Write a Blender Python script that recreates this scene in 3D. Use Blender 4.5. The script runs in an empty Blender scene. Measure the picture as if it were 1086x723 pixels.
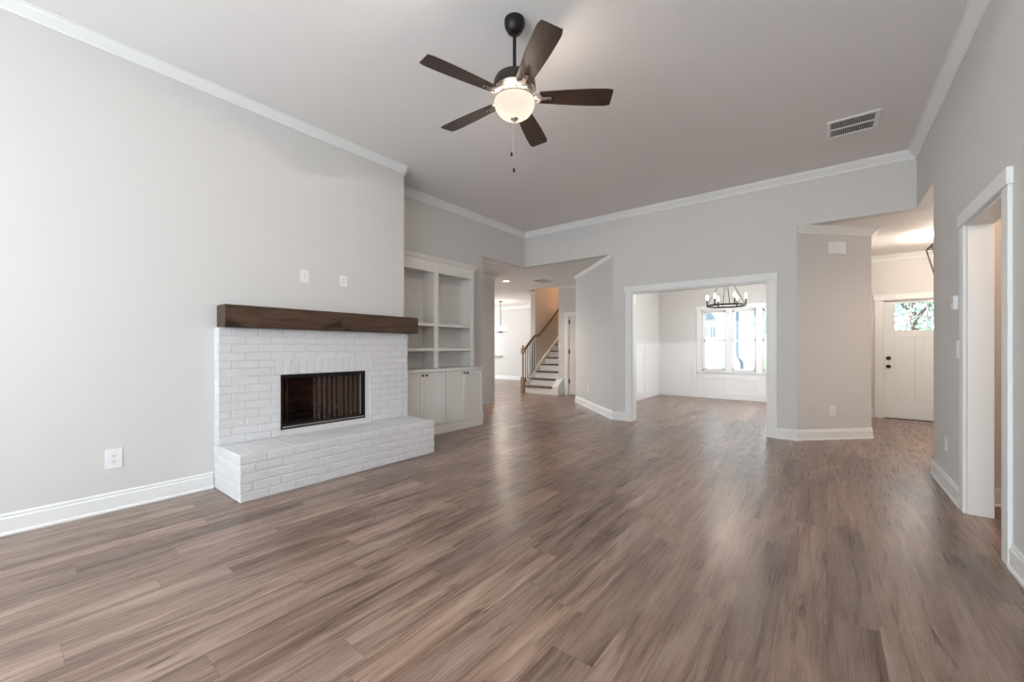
import bpy, bmesh, math, random
from mathutils import Vector, Matrix

random.seed(7)
SC = bpy.context.scene
COL = SC.collection
PI = math.pi

# ---------------------------------------------------------------- camera
F_PX, W_PX, H_PX = 430.2, 1086.0, 723.0
cam_data = bpy.data.cameras.new('camera')
cam_data.sensor_fit = 'HORIZONTAL'
cam_data.sensor_width = 36.0
cam_data.lens = F_PX / W_PX * 36.0
cam_data.shift_y = 7.5 / W_PX
cam_data.clip_start = 0.05
cam_data.clip_end = 200
camera = bpy.data.objects.new('camera', cam_data)
camera.location = (0, 0, 1.22)
camera.rotation_euler = (PI / 2, 0, math.atan((877.6 - 543) / F_PX))
COL.objects.link(camera)
SC.camera = camera

# ---------------------------------------------------------------- colour management
SC.view_settings.view_transform = 'Standard'
SC.view_settings.look = 'None'
SC.view_settings.gamma = 1.0
SC.view_settings.use_curve_mapping = False
SC.view_settings.exposure = 0.26

# ---------------------------------------------------------------- world
world = bpy.data.worlds.new('daylight_sky')
SC.world = world
world.use_nodes = True
bg = world.node_tree.nodes['Background']
bg.inputs['Color'].default_value = (0.88, 0.945, 1.0, 1)
bg.inputs['Strength'].default_value = 3.6

# ---------------------------------------------------------------- lights
def area_light(name, loc, rot, sx, sy, power, color, portal=False, spread=180):
    d = bpy.data.lights.new(name, 'AREA')
    d.shape = 'RECTANGLE'
    d.size, d.size_y = sx, sy
    d.energy = power
    d.color = color
    d.spread = math.radians(spread)
    if portal:
        d.cycles.is_portal = True
    o = bpy.data.objects.new(name, d)
    o.location = loc
    o.rotation_euler = rot
    COL.objects.link(o)
    return o

COOL = (0.82, 0.93, 1.0)
NEUT = (1.0, 0.97, 0.93)
WARM = (1.0, 0.74, 0.50)
# daylight through the three tall windows behind the camera (light travels towards +Y)
for wx, wp in ((-3.35, 30), (-1.70, 46), (-0.05, 46)):
    area_light('rear_window_daylight', (wx, -2.12, 1.65), (PI / 2, 0, 0), 1.2, 2.1, wp, COOL)
# daylight through the side window of the breakfast room (towards +X)
area_light('nook_window_daylight', (-12.35, 10.0, 1.5), (PI / 2, 0, -PI / 2), 3.6, 2.0, 95, (0.96, 0.98, 1.0))
# fill light added at an invented side window of the dining room (towards -X)
area_light('dining_side_fill', (-0.36, 9.1, 1.5), (PI / 2, 0, PI / 2), 1.8, 1.5, 46, (0.95, 0.97, 1.0))
# window portals: dining windows and front door lites
area_light('dining_window_portal', (-1.55, 11.0, 1.4), (-PI / 2, 0, 0), 1.9, 1.5, 1, (1, 1, 1), portal=True)
area_light('door_lite_portal', (1.215, 9.72, 1.75), (-PI / 2, 0, 0), 0.7, 0.5, 1, (1, 1, 1), portal=True)

def point_light(name, loc, power, color, radius=0.03):
    d = bpy.data.lights.new(name, 'POINT')
    d.energy = power
    d.color = color
    d.shadow_soft_size = radius
    o = bpy.data.objects.new(name, d)
    o.location = loc
    COL.objects.link(o)
    return o

def spot_light(name, loc, power, color, angle=120, radius=0.05, blend=0.6):
    d = bpy.data.lights.new(name, 'SPOT')
    d.energy = power
    d.color = color
    d.spot_size = math.radians(angle)
    d.spot_blend = blend
    d.shadow_soft_size = radius
    o = bpy.data.objects.new(name, d)
    o.location = loc
    COL.objects.link(o)
    return o

# ---------------------------------------------------------------- node helpers
class NT:
    def __init__(self, name):
        self.m = bpy.data.materials.new(name)
        self.m.use_nodes = True
        self.t = self.m.node_tree
        self.n = self.t.nodes
        self.b = self.n['Principled BSDF']
        self.out = self.n['Material Output']
    def link(self, a, b):
        self.t.links.new(a, b)
    def node(self, typ, **kw):
        nd = self.n.new(typ)
        for k, v in kw.items():
            setattr(nd, k, v)
        return nd
    def val(self, sock, v):
        if isinstance(v, bpy.types.NodeSocket):
            self.link(v, sock)
        else:
            sock.default_value = v
    def math(self, op, a, b=0.0, c=0.0):
        nd = self.node('ShaderNodeMath', operation=op)
        self.val(nd.inputs[0], a); self.val(nd.inputs[1], b); self.val(nd.inputs[2], c)
        return nd.outputs[0]
    def coord(self, kind='Object'):
        return self.node('ShaderNodeTexCoord').outputs[kind]
    def mapping(self, vec, scale=(1, 1, 1), loc=(0, 0, 0)):
        nd = self.node('ShaderNodeMapping')
        self.link(vec, nd.inputs['Vector'])
        nd.inputs['Scale'].default_value = scale
        nd.inputs['Location'].default_value = loc
        return nd.outputs[0]
    def noise(self, vec, scale, detail=3, rough=0.5, dist=0.0, w=None):
        nd = self.node('ShaderNodeTexNoise', noise_dimensions='4D' if w is not None else '3D')
        self.link(vec, nd.inputs['Vector'])
        nd.inputs['Scale'].default_value = scale
        nd.inputs['Detail'].default_value = detail
        nd.inputs['Roughness'].default_value = rough
        nd.inputs['Distortion'].default_value = dist
        if w is not None:
            self.val(nd.inputs['W'], w)
        return nd.outputs[0]
    def ramp(self, fac, stops):
        nd = self.node('ShaderNodeValToRGB')
        el = nd.color_ramp.elements
        while len(el) < len(stops):
            el.new(0.5)
        for e, (p, c) in zip(el, stops):
            e.position = p
            e.color = (c[0], c[1], c[2], 1)
        self.link(fac, nd.inputs[0])
        return nd.outputs[0]
    def mix(self, fac, a, b, blend='MIX'):
        nd = self.node('ShaderNodeMix', data_type='RGBA', blend_type=blend)
        self.val(nd.inputs[0], fac)
        for s, v in ((nd.inputs[6], a), (nd.inputs[7], b)):
            self.val(s, v if isinstance(v, bpy.types.NodeSocket) else (v[0], v[1], v[2], 1))
        return nd.outputs[2]
    def bump(self, h, strength=0.2, distance=0.01):
        nd = self.node('ShaderNodeBump')
        nd.inputs['Strength'].default_value = strength
        nd.inputs['Distance'].default_value = distance
        self.link(h, nd.inputs['Height'])
        self.link(nd.outputs[0], self.b.inputs['Normal'])
    def set(self, color=None, rough=None, metal=None, spec=None, emit=None, estr=None):
        i = self.b.inputs
        if color is not None:
            self.val(i['Base Color'], color if isinstance(color, bpy.types.NodeSocket) else (color[0], color[1], color[2], 1))
        if rough is not None: self.val(i['Roughness'], rough)
        if metal is not None: self.val(i['Metallic'], metal)
        if spec is not None: i['Specular IOR Level'].default_value = spec
        if emit is not None: i['Emission Color'].default_value = (*emit, 1)
        if estr is not None: i['Emission Strength'].default_value = estr
        return self.m

def paint(name, color, rough=0.6, bump=0.03, scale=220, spec=0.3):
    t = NT(name)
    c = t.coord()
    n = t.noise(c, scale, 2)
    v = t.noise(c, 0.8, 2)
    col = t.mix(v, [x * 0.985 for x in color], [min(1, x * 1.015) for x in color])
    t.set(col, rough, 0, spec)
    if bump:
        t.bump(n, bump, 0.002)
    return t.m

def plain(name, color, rough=0.5, metal=0.0, spec=0.5):
    t = NT(name)
    n = t.noise(t.coord(), 60, 2)
    col = t.mix(n, [x * 0.95 for x in color], [min(1, x * 1.05) for x in color])
    t.set(col, rough, metal, spec)
    return t.m

def emitter(name, color, strength, base=(0.9, 0.9, 0.9)):
    t = NT(name)
    t.set(base, 0.4, 0, 0.3, color, strength)
    return t.m

M = {}
M['wall'] = paint('wall_paint', (0.650, 0.634, 0.616), 0.65)
M['ceiling'] = paint('ceiling_paint', (0.775, 0.75, 0.738), 0.8, 0.05, 150)
M['white_ceiling'] = paint('white_ceiling_paint', (0.78, 0.76, 0.745), 0.8, 0.04, 150)
M['stair_wall'] = paint('stairwell_paint', (0.60, 0.55, 0.50), 0.65)
M['trim'] = paint('trim_paint', (0.80, 0.80, 0.79), 0.38, 0.0, 100, 0.45)
M['cabinet'] = paint('cabinet_paint', (0.69, 0.66, 0.63), 0.4, 0.0, 100, 0.45)
M['plate'] = plain('white_plastic', (0.82, 0.82, 0.83), 0.35)
M['slot_grey'] = plain('grey_display', (0.5, 0.52, 0.50), 0.3)
M['slot'] = plain('dark_slot', (0.06, 0.055, 0.05), 0.6)
M['black_metal'] = plain('black_metal', (0.018, 0.016, 0.015), 0.42, 0.6)
M['bronze'] = plain('dark_bronze', (0.05, 0.04, 0.035), 0.4, 0.7)
M['nickel'] = plain('brushed_nickel', (0.55, 0.50, 0.47), 0.32, 0.9)
M['soot'] = plain('soot_black', (0.012, 0.010, 0.009), 0.8)
M['tan_wood'] = plain('tan_wood', (0.34, 0.22, 0.15), 0.45)

def wood(name, axis, dark, light, rough=0.5, scale=9.0, knots=True):
    t = NT(name)
    sc = [1.0, 1.0, 1.0]
    sc[axis] = 0.07
    c = t.mapping(t.coord(), sc)
    a = t.noise(c, scale * 4, 6, 0.62, 0.6)
    b = t.noise(c, scale * 14, 4, 0.6)
    f = t.math('MULTIPLY_ADD', b, 0.35, t.math('MULTIPLY', a, 0.65))
    col = t.ramp(f, [(0.33, dark), (0.66, light)])
    if knots:
        sc2 = [1.0, 1.0, 1.0]
        sc2[axis] = 0.4
        k = t.noise(t.mapping(t.coord(), sc2), 7, 2, 0.5, 0.4)
        kf = t.ramp(k, [(0.62, (0, 0, 0)), (0.74, (1, 1, 1))])
        col = t.mix(kf, col, [x * 0.45 for x in dark])
    t.set(col, rough, 0, 0.35)
    t.bump(f, 0.25, 0.004)
    return t.m
M['mantel'] = wood('stained_mantel_wood', 1, (0.030, 0.015, 0.009), (0.105, 0.058, 0.034), 0.55)
M['blade'] = wood('dark_walnut_blade', 0, (0.028, 0.017, 0.014), (0.055, 0.034, 0.028), 0.32, 8, False)
M['tread'] = wood('stair_tread_wood', 0, (0.055, 0.028, 0.018), (0.13, 0.07, 0.045), 0.4, 9, False)
M['rail'] = wood('handrail_wood', 1, (0.10, 0.052, 0.032), (0.20, 0.115, 0.072), 0.4, 9, False)

def floor_material():
    t = NT('vinyl_plank_floor')
    c = t.coord()
    sep = t.node('ShaderNodeSeparateXYZ')
    t.link(c, sep.inputs[0])
    X, Y = sep.outputs[0], sep.outputs[1]
    PW, PL = 0.178, 1.22
    u = t.math('DIVIDE', X, PW)
    row = t.math('FLOOR', u)
    wn = t.node('ShaderNodeTexWhiteNoise', noise_dimensions='1D')
    t.link(row, wn.inputs['W'])
    v = t.math('ADD', t.math('DIVIDE', Y, PL), t.math('MULTIPLY', wn.outputs['Value'], 7.0))
    colm = t.math('FLOOR', v)
    comb = t.node('ShaderNodeCombineXYZ')
    t.link(row, comb.inputs[0]); t.link(colm, comb.inputs[1])
    wn2 = t.node('ShaderNodeTexWhiteNoise', noise_dimensions='2D')
    t.link(comb.outputs[0], wn2.inputs['Vector'])
    rnd = wn2.outputs['Value']
    w = t.math('MULTIPLY', rnd, 40.0)
    # long wavy grain, broad light/dark streaks, knots
    cshift = t.node('ShaderNodeVectorMath', operation='ADD')
    cj = t.node('ShaderNodeCombineXYZ')
    t.link(t.math('MULTIPLY', rnd, 13.0), cj.inputs[0]); t.link(t.math('MULTIPLY', rnd, 29.0), cj.inputs[1])
    t.link(c, cshift.inputs[0]); t.link(cj.outputs[0], cshift.inputs[1])
    p = cshift.outputs[0]
    # slow sideways wander of the grain
    wob = t.noise(t.mapping(p, (1.0, 1.1, 1.0)), 1.6, 2, 0.5)
    cw = t.node('ShaderNodeCombineXYZ')
    t.link(t.math('MULTIPLY', t.math('SUBTRACT', wob, 0.5), 0.035), cw.inputs[0])
    pw = t.node('ShaderNodeVectorMath', operation='ADD')
    t.link(p, pw.inputs[0]); t.link(cw.outputs[0], pw.inputs[1])
    p = pw.outputs[0]
    g1 = t.noise(t.mapping(p, (1.0, 0.028, 1.0)), 46, 4, 0.6, 0.2)
    g2 = t.noise(t.mapping(p, (1.0, 0.014, 1.0)), 210, 2, 0.5, 0.0)
    g3 = t.noise(t.mapping(p, (1.0, 0.085, 1.0)), 11, 6, 0.62, 0.9)
    f = t.math('ADD', t.math('MULTIPLY', g1, 0.24), t.math('ADD', t.math('MULTIPLY', g2, 0.12), t.math('MULTIPLY', g3, 0.64)))
    col = t.ramp(f, [(0.35, (0.078, 0.041, 0.028)), (0.45, (0.175, 0.106, 0.076)), (0.53, (0.265, 0.174, 0.130)), (0.66, (0.385, 0.275, 0.217))])
    # tone of each plank
    tone = t.math('MULTIPLY_ADD', t.math('POWER', rnd, 0.7), 0.56, 0.64)
    mul = t.node('ShaderNodeVectorMath', operation='SCALE')
    t.link(col, mul.inputs[0]); t.link(tone, mul.inputs['Scale'])
    col = mul.outputs[0]
    wn3 = t.node('ShaderNodeTexWhiteNoise', noise_dimensions='2D')
    t.link(t.mapping(comb.outputs[0], (1, 1, 1), (31.3, 17.7, 0)), wn3.inputs['Vector'])
    col = t.mix(t.math('MULTIPLY', wn3.outputs['Value'], 0.22), col, (0.22, 0.165, 0.128), 'MIX')
    # dark cracks / knots along the grain
    k = t.noise(t.mapping(p, (1.0, 0.16, 1.0)), 10, 5, 0.72, 1.4)
    kf = t.ramp(k, [(0.60, (0, 0, 0)), (0.72, (1, 1, 1))])
    col = t.mix(t.math('MULTIPLY', kf, 0.85), col, (0.030, 0.016, 0.011))
    # joints
    fu = t.math('FRACT', u)
    fv = t.math('FRACT', v)
    eu = t.math('MULTIPLY', t.math('MINIMUM', fu, t.math('SUBTRACT', 1.0, fu)), PW)
    ev = t.math('MULTIPLY', t.math('MINIMUM', fv, t.math('SUBTRACT', 1.0, fv)), PL)
    e = t.math('MINIMUM', eu, ev)
    gap = t.math('LESS_THAN', e, 0.0011)
    col = t.mix(t.math('MULTIPLY', gap, 0.6), col, (0.03, 0.018, 0.013))
    rg = t.math('MULTIPLY_ADD', g2, 0.20, 0.19)
    t.set(col, rg, 0, 0.7)
    hgt = t.math('SUBTRACT', t.math('MULTIPLY', g2, 0.35), t.math('MULTIPLY', gap, 1.0))
    t.bump(hgt, 0.22, 0.0025)
    return t.m
M['floor'] = floor_material()

def brick_paint():
    t = NT('painted_brick')
    c = t.coord()
    n1 = t.noise(c, 38, 6, 0.7)
    n2 = t.noise(c, 9, 3, 0.5)
    pit = t.noise(c, 26, 2, 0.5, 0.5)
    pf = t.ramp(pit, [(0.70, (0, 0, 0)), (0.78, (1, 1, 1))])
    col = t.mix(n2, (0.63, 0.625, 0.635), (0.72, 0.715, 0.72))
    col = t.mix(t.math('MULTIPLY', pf, 0.25), col, (0.42, 0.40, 0.39))
    t.set(col, 0.55, 0, 0.35)
    t.bump(t.math('SUBTRACT', n1, t.math('MULTIPLY', pf, 0.6)), 0.9, 0.009)
    return t.m
M['brick'] = brick_paint()
M['mortar'] = paint('painted_mortar', (0.62, 0.61, 0.61), 0.7, 0.5, 60)

def firebrick(name, ua, va):
    t = NT(name)
    sep = t.node('ShaderNodeSeparateXYZ')
    t.link(t.coord(), sep.inputs[0])
    cb = t.node('ShaderNodeCombineXYZ')
    t.link(sep.outputs[ua], cb.inputs[0]); t.link(sep.outputs[va], cb.inputs[1])
    br = t.node('ShaderNodeTexBrick')
    t.link(cb.outputs[0], br.inputs['Vector'])
    br.inputs['Color1'].default_value = (0.105, 0.040, 0.028, 1)
    br.inputs['Color2'].default_value = (0.055, 0.022, 0.017, 1)
    br.inputs['Mortar'].default_value = (0.03, 0.02, 0.017, 1)
    br.inputs['Scale'].default_value = 1
    br.inputs['Brick Width'].default_value = 0.2
    br.inputs['Row Height'].default_value = 0.062
    br.inputs['Mortar Size'].default_value = 0.004
    t.set(br.outputs['Color'], 0.8, 0, 0.2)
    t.bump(br.outputs['Fac'], -0.4, 0.005)
    return t.m
M['firebrick_back'] = firebrick('firebrick_back', 1, 2)
M['firebrick_side'] = firebrick('firebrick_side', 0, 2)

def glass_pane():
    t = NT('window_glass')
    tr = t.node('ShaderNodeBsdfTransparent')
    tr.inputs[0].default_value = (0.97, 0.99, 0.99, 1)
    gl = t.node('ShaderNodeBsdfGlossy')
    gl.inputs['Roughness'].default_value = 0.02
    fr = t.node('ShaderNodeFresnel')
    fr.inputs[0].default_value = 1.35
    mx = t.node('ShaderNodeMixShader')
    t.link(fr.outputs[0], mx.inputs[0])
    t.link(tr.outputs[0], mx.inputs[1]); t.link(gl.outputs[0], mx.inputs[2])
    t.link(mx.outputs[0], t.out.inputs[0])
    return t.m
M['glass'] = glass_pane()

def lamp_glass(name, color, strength, transp):
    t = NT(name)
    em = t.node('ShaderNodeEmission')
    em.inputs[0].default_value = (*color, 1)
    lw = t.node('ShaderNodeLayerWeight')
    lw.inputs[0].default_value = 0.35
    n = t.noise(t.coord(), 12, 3)
    st = t.math('MULTIPLY', t.math('MULTIPLY_ADD', n, 0.25, 0.87), strength)
    t.link(st, em.inputs[1])
    tr = t.node('ShaderNodeBsdfTransparent')
    mx = t.node('ShaderNodeMixShader')
    mx.inputs[0].default_value = transp
    t.link(em.outputs[0], mx.inputs[1]); t.link(tr.outputs[0], mx.inputs[2])
    t.link(mx.outputs[0], t.out.inputs[0])
    return t.m
M['bowl'] = lamp_glass('frosted_lamp_bowl', (1.0, 0.82, 0.67), 1.0, 0.10)
M['shade'] = lamp_glass('frosted_lamp_shade', (1.0, 0.93, 0.84), 1.25, 0.2)
M['bulb'] = emitter('lit_bulb', (1.0, 0.80, 0.52), 12.0)
M['downlight'] = emitter('downlight_lens', (1.0, 0.93, 0.84), 5.0)

def curtain_mesh():
    t = NT('spark_curtain_mesh')
    tr = t.node('ShaderNodeBsdfTransparent')
    mx = t.node('ShaderNodeMixShader')
    mx.inputs[0].default_value = 0.5
    t.set((0.095, 0.054, 0.038), 0.55, 0.2)
    t.link(t.b.outputs[0], mx.inputs[1]); t.link(tr.outputs[0], mx.inputs[2])
    t.link(mx.outputs[0], t.out.inputs[0])
    return t.m
M['curtain'] = curtain_mesh()

# ---------------------------------------------------------------- mesh builder
class MB:
    def __init__(self):
        self.v, self.f, self.sm = [], [], []
    def face(self, idx, smooth=False):
        self.f.append(idx); self.sm.append(smooth)
    def box(self, x0, x1, y0, y1, z0, z1):
        if x0 > x1: x0, x1 = x1, x0
        if y0 > y1: y0, y1 = y1, y0
        if z0 > z1: z0, z1 = z1, z0
        b = len(self.v)
        self.v += [(x0, y0, z0), (x1, y0, z0), (x1, y1, z0), (x0, y1, z0), (x0, y0, z1), (x1, y0, z1), (x1, y1, z1), (x0, y1, z1)]
        for q in ((3, 2, 1, 0), (4, 5, 6, 7), (0, 1, 5, 4), (1, 2, 6, 5), (2, 3, 7, 6), (3, 0, 4, 7)):
            self.face([b + i for i in q])
        return self
    def prism(self, pts, z0, z1):
        """vertical prism over a 2-D polygon (counter-clockwise)"""
        a = sum(pts[i][0] * pts[(i + 1) % len(pts)][1] - pts[(i + 1) % len(pts)][0] * pts[i][1] for i in range(len(pts)))
        if a < 0: pts = pts[::-1]
        n, b = len(pts), len(self.v)
        self.v += [(p[0], p[1], z0) for p in pts] + [(p[0], p[1], z1) for p in pts]
        self.face([b + i for i in reversed(range(n))]); self.face([b + n + i for i in range(n)])
        for i in range(n):
            j = (i + 1) % n
            self.face([b + i, b + j, b + n + j, b + n + i])
        return self
    def loft(self, rings, smooth=True, cap=True, closed=True):
        b, n = len(self.v), len(rings[0])
        for r in rings: self.v += [tuple(p) for p in r]
        for k in range(len(rings) - 1):
            for i in range(n if closed else n - 1):
                j = (i + 1) % n
                self.face([b + k * n + i, b + k * n + j, b + (k + 1) * n + j, b + (k + 1) * n + i], smooth)
        if cap and closed:
            self.face([b + i for i in reversed(range(n))])
            self.face([b + (len(rings) - 1) * n + i for i in range(n)])
        return self
    def lathe(self, cx, cy, prof, seg=32, smooth=True, cap=True):
        rings = [[(cx + r * math.cos(2 * PI * i / seg), cy + r * math.sin(2 * PI * i / seg), z) for i in range(seg)] for r, z in prof]
        return self.loft(rings, smooth, cap)
    def tube(self, pts, r, seg=10, caps=True):
        pts = [Vector(p) for p in pts]
        rings, prev = [], None
        for i, p in enumerate(pts):
            d = ((pts[min(i + 1, len(pts) - 1)] - p).normalized() + (p - pts[max(i - 1, 0)]).normalized())
            d.normalize()
            up = Vector((0, 0, 1)) if abs(d.z) < 0.95 else Vector((1, 0, 0))
            if prev is not None: up = prev
            s = d.cross(up).normalized(); t = s.cross(d).normalized(); prev = t
            rr = r[i] if isinstance(r, (list, tuple)) else r
            rings.append([p + s * rr * math.cos(2 * PI * k / seg) + t * rr * math.sin(2 * PI * k / seg) for k in range(seg)])
        return self.loft(rings, True, caps)
    def bar(self, a, b, w, h):
        """rectangular bar from a to b, w across, h high"""
        a, b = Vector(a), Vector(b)
        d = (b - a).normalized()
        up = Vector((0, 0, 1)) if abs(d.z) < 0.99 else Vector((0, 1, 0))
        s = d.cross(up).normalized() * w / 2; t = s.cross(d).normalized() * h / 2
        return self.loft([[p - s - t, p + s - t, p + s + t, p - s + t] for p in (a, b)], False)
    def sphere(self, c, r, seg=14, rings=8, sz=1.0):
        prof = [(max(1e-4, r * math.sin(PI * k / rings)), c[2] - r * sz * math.cos(PI * k / rings)) for k in range(rings + 1)]
        return self.lathe(c[0], c[1], prof, seg)
    def sweep(self, path, prof, closed=False):
        """profile (offset to the left of travel, height) along a 2-D path with mitred corners; path points are (x, y)"""
        n = len(path)
        rings = []
        for i, p in enumerate(path):
            p = Vector(p)
            d0 = (p - Vector(path[i - 1])).normalized() if i > 0 else None
            d1 = (Vector(path[i + 1]) - p).normalized() if i < n - 1 else None
            if d0 is None: d0 = d1
            if d1 is None: d1 = d0
            n0 = Vector((-d0.y, d0.x)); n1 = Vector((-d1.y, d1.x))
            m = (n0 + n1)
            m = m / max(0.2, (m.length_squared / 2))
            rings.append([(p.x + m.x * o, p.y + m.y * o, z) for o, z in prof])
        return self.loft(rings, False)
    def build(self, name, mat, parent=None, bevel=0.0, segs=2, loc=None, rot=None):
        me = bpy.data.meshes.new(name)
        me.from_pydata(self.v, [], self.f)
        me.polygons.foreach_set('use_smooth', self.sm)
        bm = bmesh.new(); bm.from_mesh(me)
        bmesh.ops.recalc_face_normals(bm, faces=bm.faces)
        if bevel:
            ed = [e for e in bm.edges if len(e.link_faces) == 2 and e.calc_face_angle(0) > 0.6]
            bmesh.ops.bevel(bm, geom=ed, offset=bevel, segments=segs, affect='EDGES', profile=0.5)
        bm.to_mesh(me); bm.free()
        if any(self.sm):
            me.set_sharp_from_angle(angle=math.radians(40))
        me.materials.append(mat)
        o = bpy.data.objects.new(name, me)
        COL.objects.link(o)
        if parent is not None: o.parent = parent
        if loc: o.location = loc
        if rot: o.rotation_euler = rot
        return o

def empty(name, loc=(0, 0, 0), rotz=0.0):
    o = bpy.data.objects.new(name, None)
    o.empty_display_size = 0.1
    o.location = loc
    o.rotation_euler = (0, 0, rotz)
    COL.objects.link(o)
    return o

def tag(o, label, cat, group=None, kind=None):
    o['label'] = label
    o['category'] = cat
    if group: o['group'] = group
    if kind: o['kind'] = kind
    return o

def struct(o, label, cat):
    return tag(o, label, cat, kind='structure')

def kids(o):
    return [c for c in bpy.data.objects if c.parent == o]

def copy_tree(o, parent=None):
    c = o.copy(); COL.objects.link(c)
    if parent is not None: c.parent = parent
    for ch in kids(o):
        copy_tree(ch, c)
    return c

# ---------------------------------------------------------------- room shell
XL, XA, XR = -4.24, -4.77, 0.81          # chimney wall, alcove wall, right wall
YB = 6.54                                # back wall face
HC, LC = 3.50, 2.83                      # great-room ceiling, lower ceiling

def wall(name, axis, f0, f1, a0, a1, z0, z1, holes, label, mat=None):
    """wall running along 'x' or 'y' between a0..a1, thickness f0..f1, rectangular holes (a0,a1,z0,z1)"""
    As = sorted({a0, a1, *[h[0] for h in holes], *[h[1] for h in holes]})
    Zs = sorted({z0, z1, *[h[2] for h in holes], *[h[3] for h in holes]})
    As = [a for a in As if a0 <= a <= a1]; Zs = [z for z in Zs if z0 <= z <= z1]
    m = MB()
    for i in range(len(As) - 1):
        ca = (As[i] + As[i + 1]) / 2
        run = None
        for j in range(len(Zs) - 1):
            cz = (Zs[j] + Zs[j + 1]) / 2
            solid = not any(h[0] < ca < h[1] and h[2] < cz < h[3] for h in holes)
            if solid:
                run = (run[0], Zs[j + 1]) if run else (Zs[j], Zs[j + 1])
            if run and (not solid or j == len(Zs) - 2):
                if axis == 'x': m.box(As[i], As[i + 1], f0, f1, *run)
                else: m.box(f0, f1, As[i], As[i + 1], *run)
                run = None
    return struct(m.build(name, mat or M['wall']), label, 'wall')

struct(MB().box(-13, 3.0, -2.4, 9.70, -0.12, 0).box(-3.62, -0.18, 9.70, 10.95, -0.12, 0).box(-13, -5.48, 9.70, 13.2, -0.12, 0).box(-5.48, -4.3, 9.70, 10.0, -0.12, 0).build('floor', M['floor']), 'brown wood plank floor running through all the rooms', 'floor')
struct(MB().box(-4.9, 0.97, -2.36, 6.70, HC, HC + 0.1).build('ceiling', M['ceiling']), 'high flat ceiling with the fan', 'ceiling')

# great room walls
wall('wall_left', 'y', XL - 0.12, XL, -2.24, 3.22, 0, HC, [(1.72, 2.634, 0.45, 0.95)], 'pale greige wall carrying the fireplace')
struct(MB().box(XA - 0.12, XL - 0.12, 3.10, 3.22, 0, HC).build('wall_chimney_side', M['wall']), 'short return of the chimney wall into the alcove', 'wall')
wall('wall_alcove', 'y', XA - 0.12, XA, 3.22, YB + 0.16, 0, HC, [(5.30, YB + 0.16, 0, LC)], 'wall behind the bookcase and above the hall opening')
wall('wall_back', 'x', YB, YB + 0.16, XA, XR, 0, HC, [(XA, -2.90, 0, LC), (-2.567, -0.645, 0, 2.145), (-0.32, XR, 0, LC)], 'back wall with the cased dining room opening')
wall('wall_right', 'y', XR, XR + 0.13, -2.24, YB + 0.16, 0, HC, [(3.575, 4.42, 0, 2.13), (5.60, YB + 0.16, 0, LC)], 'right wall with the cased passage opening')
wall('wall_rear', 'x', -2.36, -2.24, XL - 0.12, XR + 0.13, 0, HC,
     [(-3.95, -2.75, 0.6, 2.7), (-2.30, -1.10, 0.6, 2.7), (-0.65, 0.55, 0.6, 2.7)], 'wall with tall windows facing the fireplace room')

# angled walls either side of the dining room opening
aL = [(-2.9, 6.54), (-4.5, 8.14), (-4.5, 9.2), (-4.38, 9.2), (-4.38, 8.19), (-2.73, 6.54)]
struct(MB().prism([(-2.9, 6.54), (-4.5, 8.14), (-4.5, 9.2), (-4.38, 9.2), (-4.38, 8.19), (-2.89, 6.70), (-2.8, 6.70)], 0, LC).build('wall_hall_angled', M['wall']),
       'angled grey wall between hall and dining room opening', 'wall')
struct(MB().prism([(-0.32, 6.54), (0.47, 7.33), (0.487, 9.55), (0.367, 9.55), (0.35, 7.38), (-0.33, 6.70)], 0, LC).build('wall_foyer_angled', M['wall']),
       'angled beige wall between dining room opening and foyer', 'wall')

# hall, breakfast room and stair walls
wall('wall_hall_left', 'y', -6.02, -5.90, 3.9, 6.95, 0, LC, [], 'pale grey wall end seen past the bookcase')
wall('wall_hall_near', 'x', 3.9, 4.02, -5.90, XA - 0.12, 0, LC, [], 'near end wall of the side hall')
wall('wall_nook_near', 'x', 6.83, 6.95, -12.6, -6.02, 0, LC, [], 'near wall of the breakfast room')
wall('wall_nook_far', 'x', 12.4, 12.52, -12.6, -6.72, 0, LC, [], 'bright far wall of the breakfast room')
wall('wall_nook_left', 'y', -12.6, -12.48, 6.83, 12.52, 0, LC, [(8.2, 11.8, 0.5, 2.5)], 'window wall of the breakfast room')
wall('wall_stair_left', 'y', -6.72, -6.60, 9.55, 13.0, 0, 5.4, [], 'beige wall on the left of the upper stairs', M['stair_wall'])
struct(MB().box(-6.72, -6.60, 9.2, 9.55, LC + 0.12, 5.4).box(-6.72, -5.48, 9.08, 9.2, LC + 0.12, 5.4).build('wall_stair_upper', M['stair_wall']), 'upper stairwell wall above the hall ceiling', 'wall')
wall('wall_stair_right', 'y', -5.60, -5.48, 9.2, 13.0, 0, 5.4, [], 'wall on the right of the stairs')
wall('wall_stair_end', 'x', 13.0, 13.12, -6.72, -5.48, 0, 5.4, [], 'end wall at the top of the stairs', M['stair_wall'])
struct(MB().box(-6.72, -5.48, 9.08, 13.12, 5.4, 5.5).build('ceiling_stair', M['stair_wall']), 'ceiling over the stairwell', 'ceiling')
wall('wall_closet', 'x', 9.2, 9.32, -5.48, -4.38, 0, LC, [(-5.31, -4.52, 0, 2.05)], 'hall wall holding the panelled closet door')
struct(MB().box(-5.48, -4.38, 9.9, 10.0, 0, 2.6).box(-4.48, -4.38, 9.32, 9.9, 0, 2.6).box(-5.48, -4.38, 9.32, 10.0, 2.6, 2.7).build('wall_closet_inside', M['wall']), 'inside of the closet behind the panelled door', 'wall')

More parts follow.
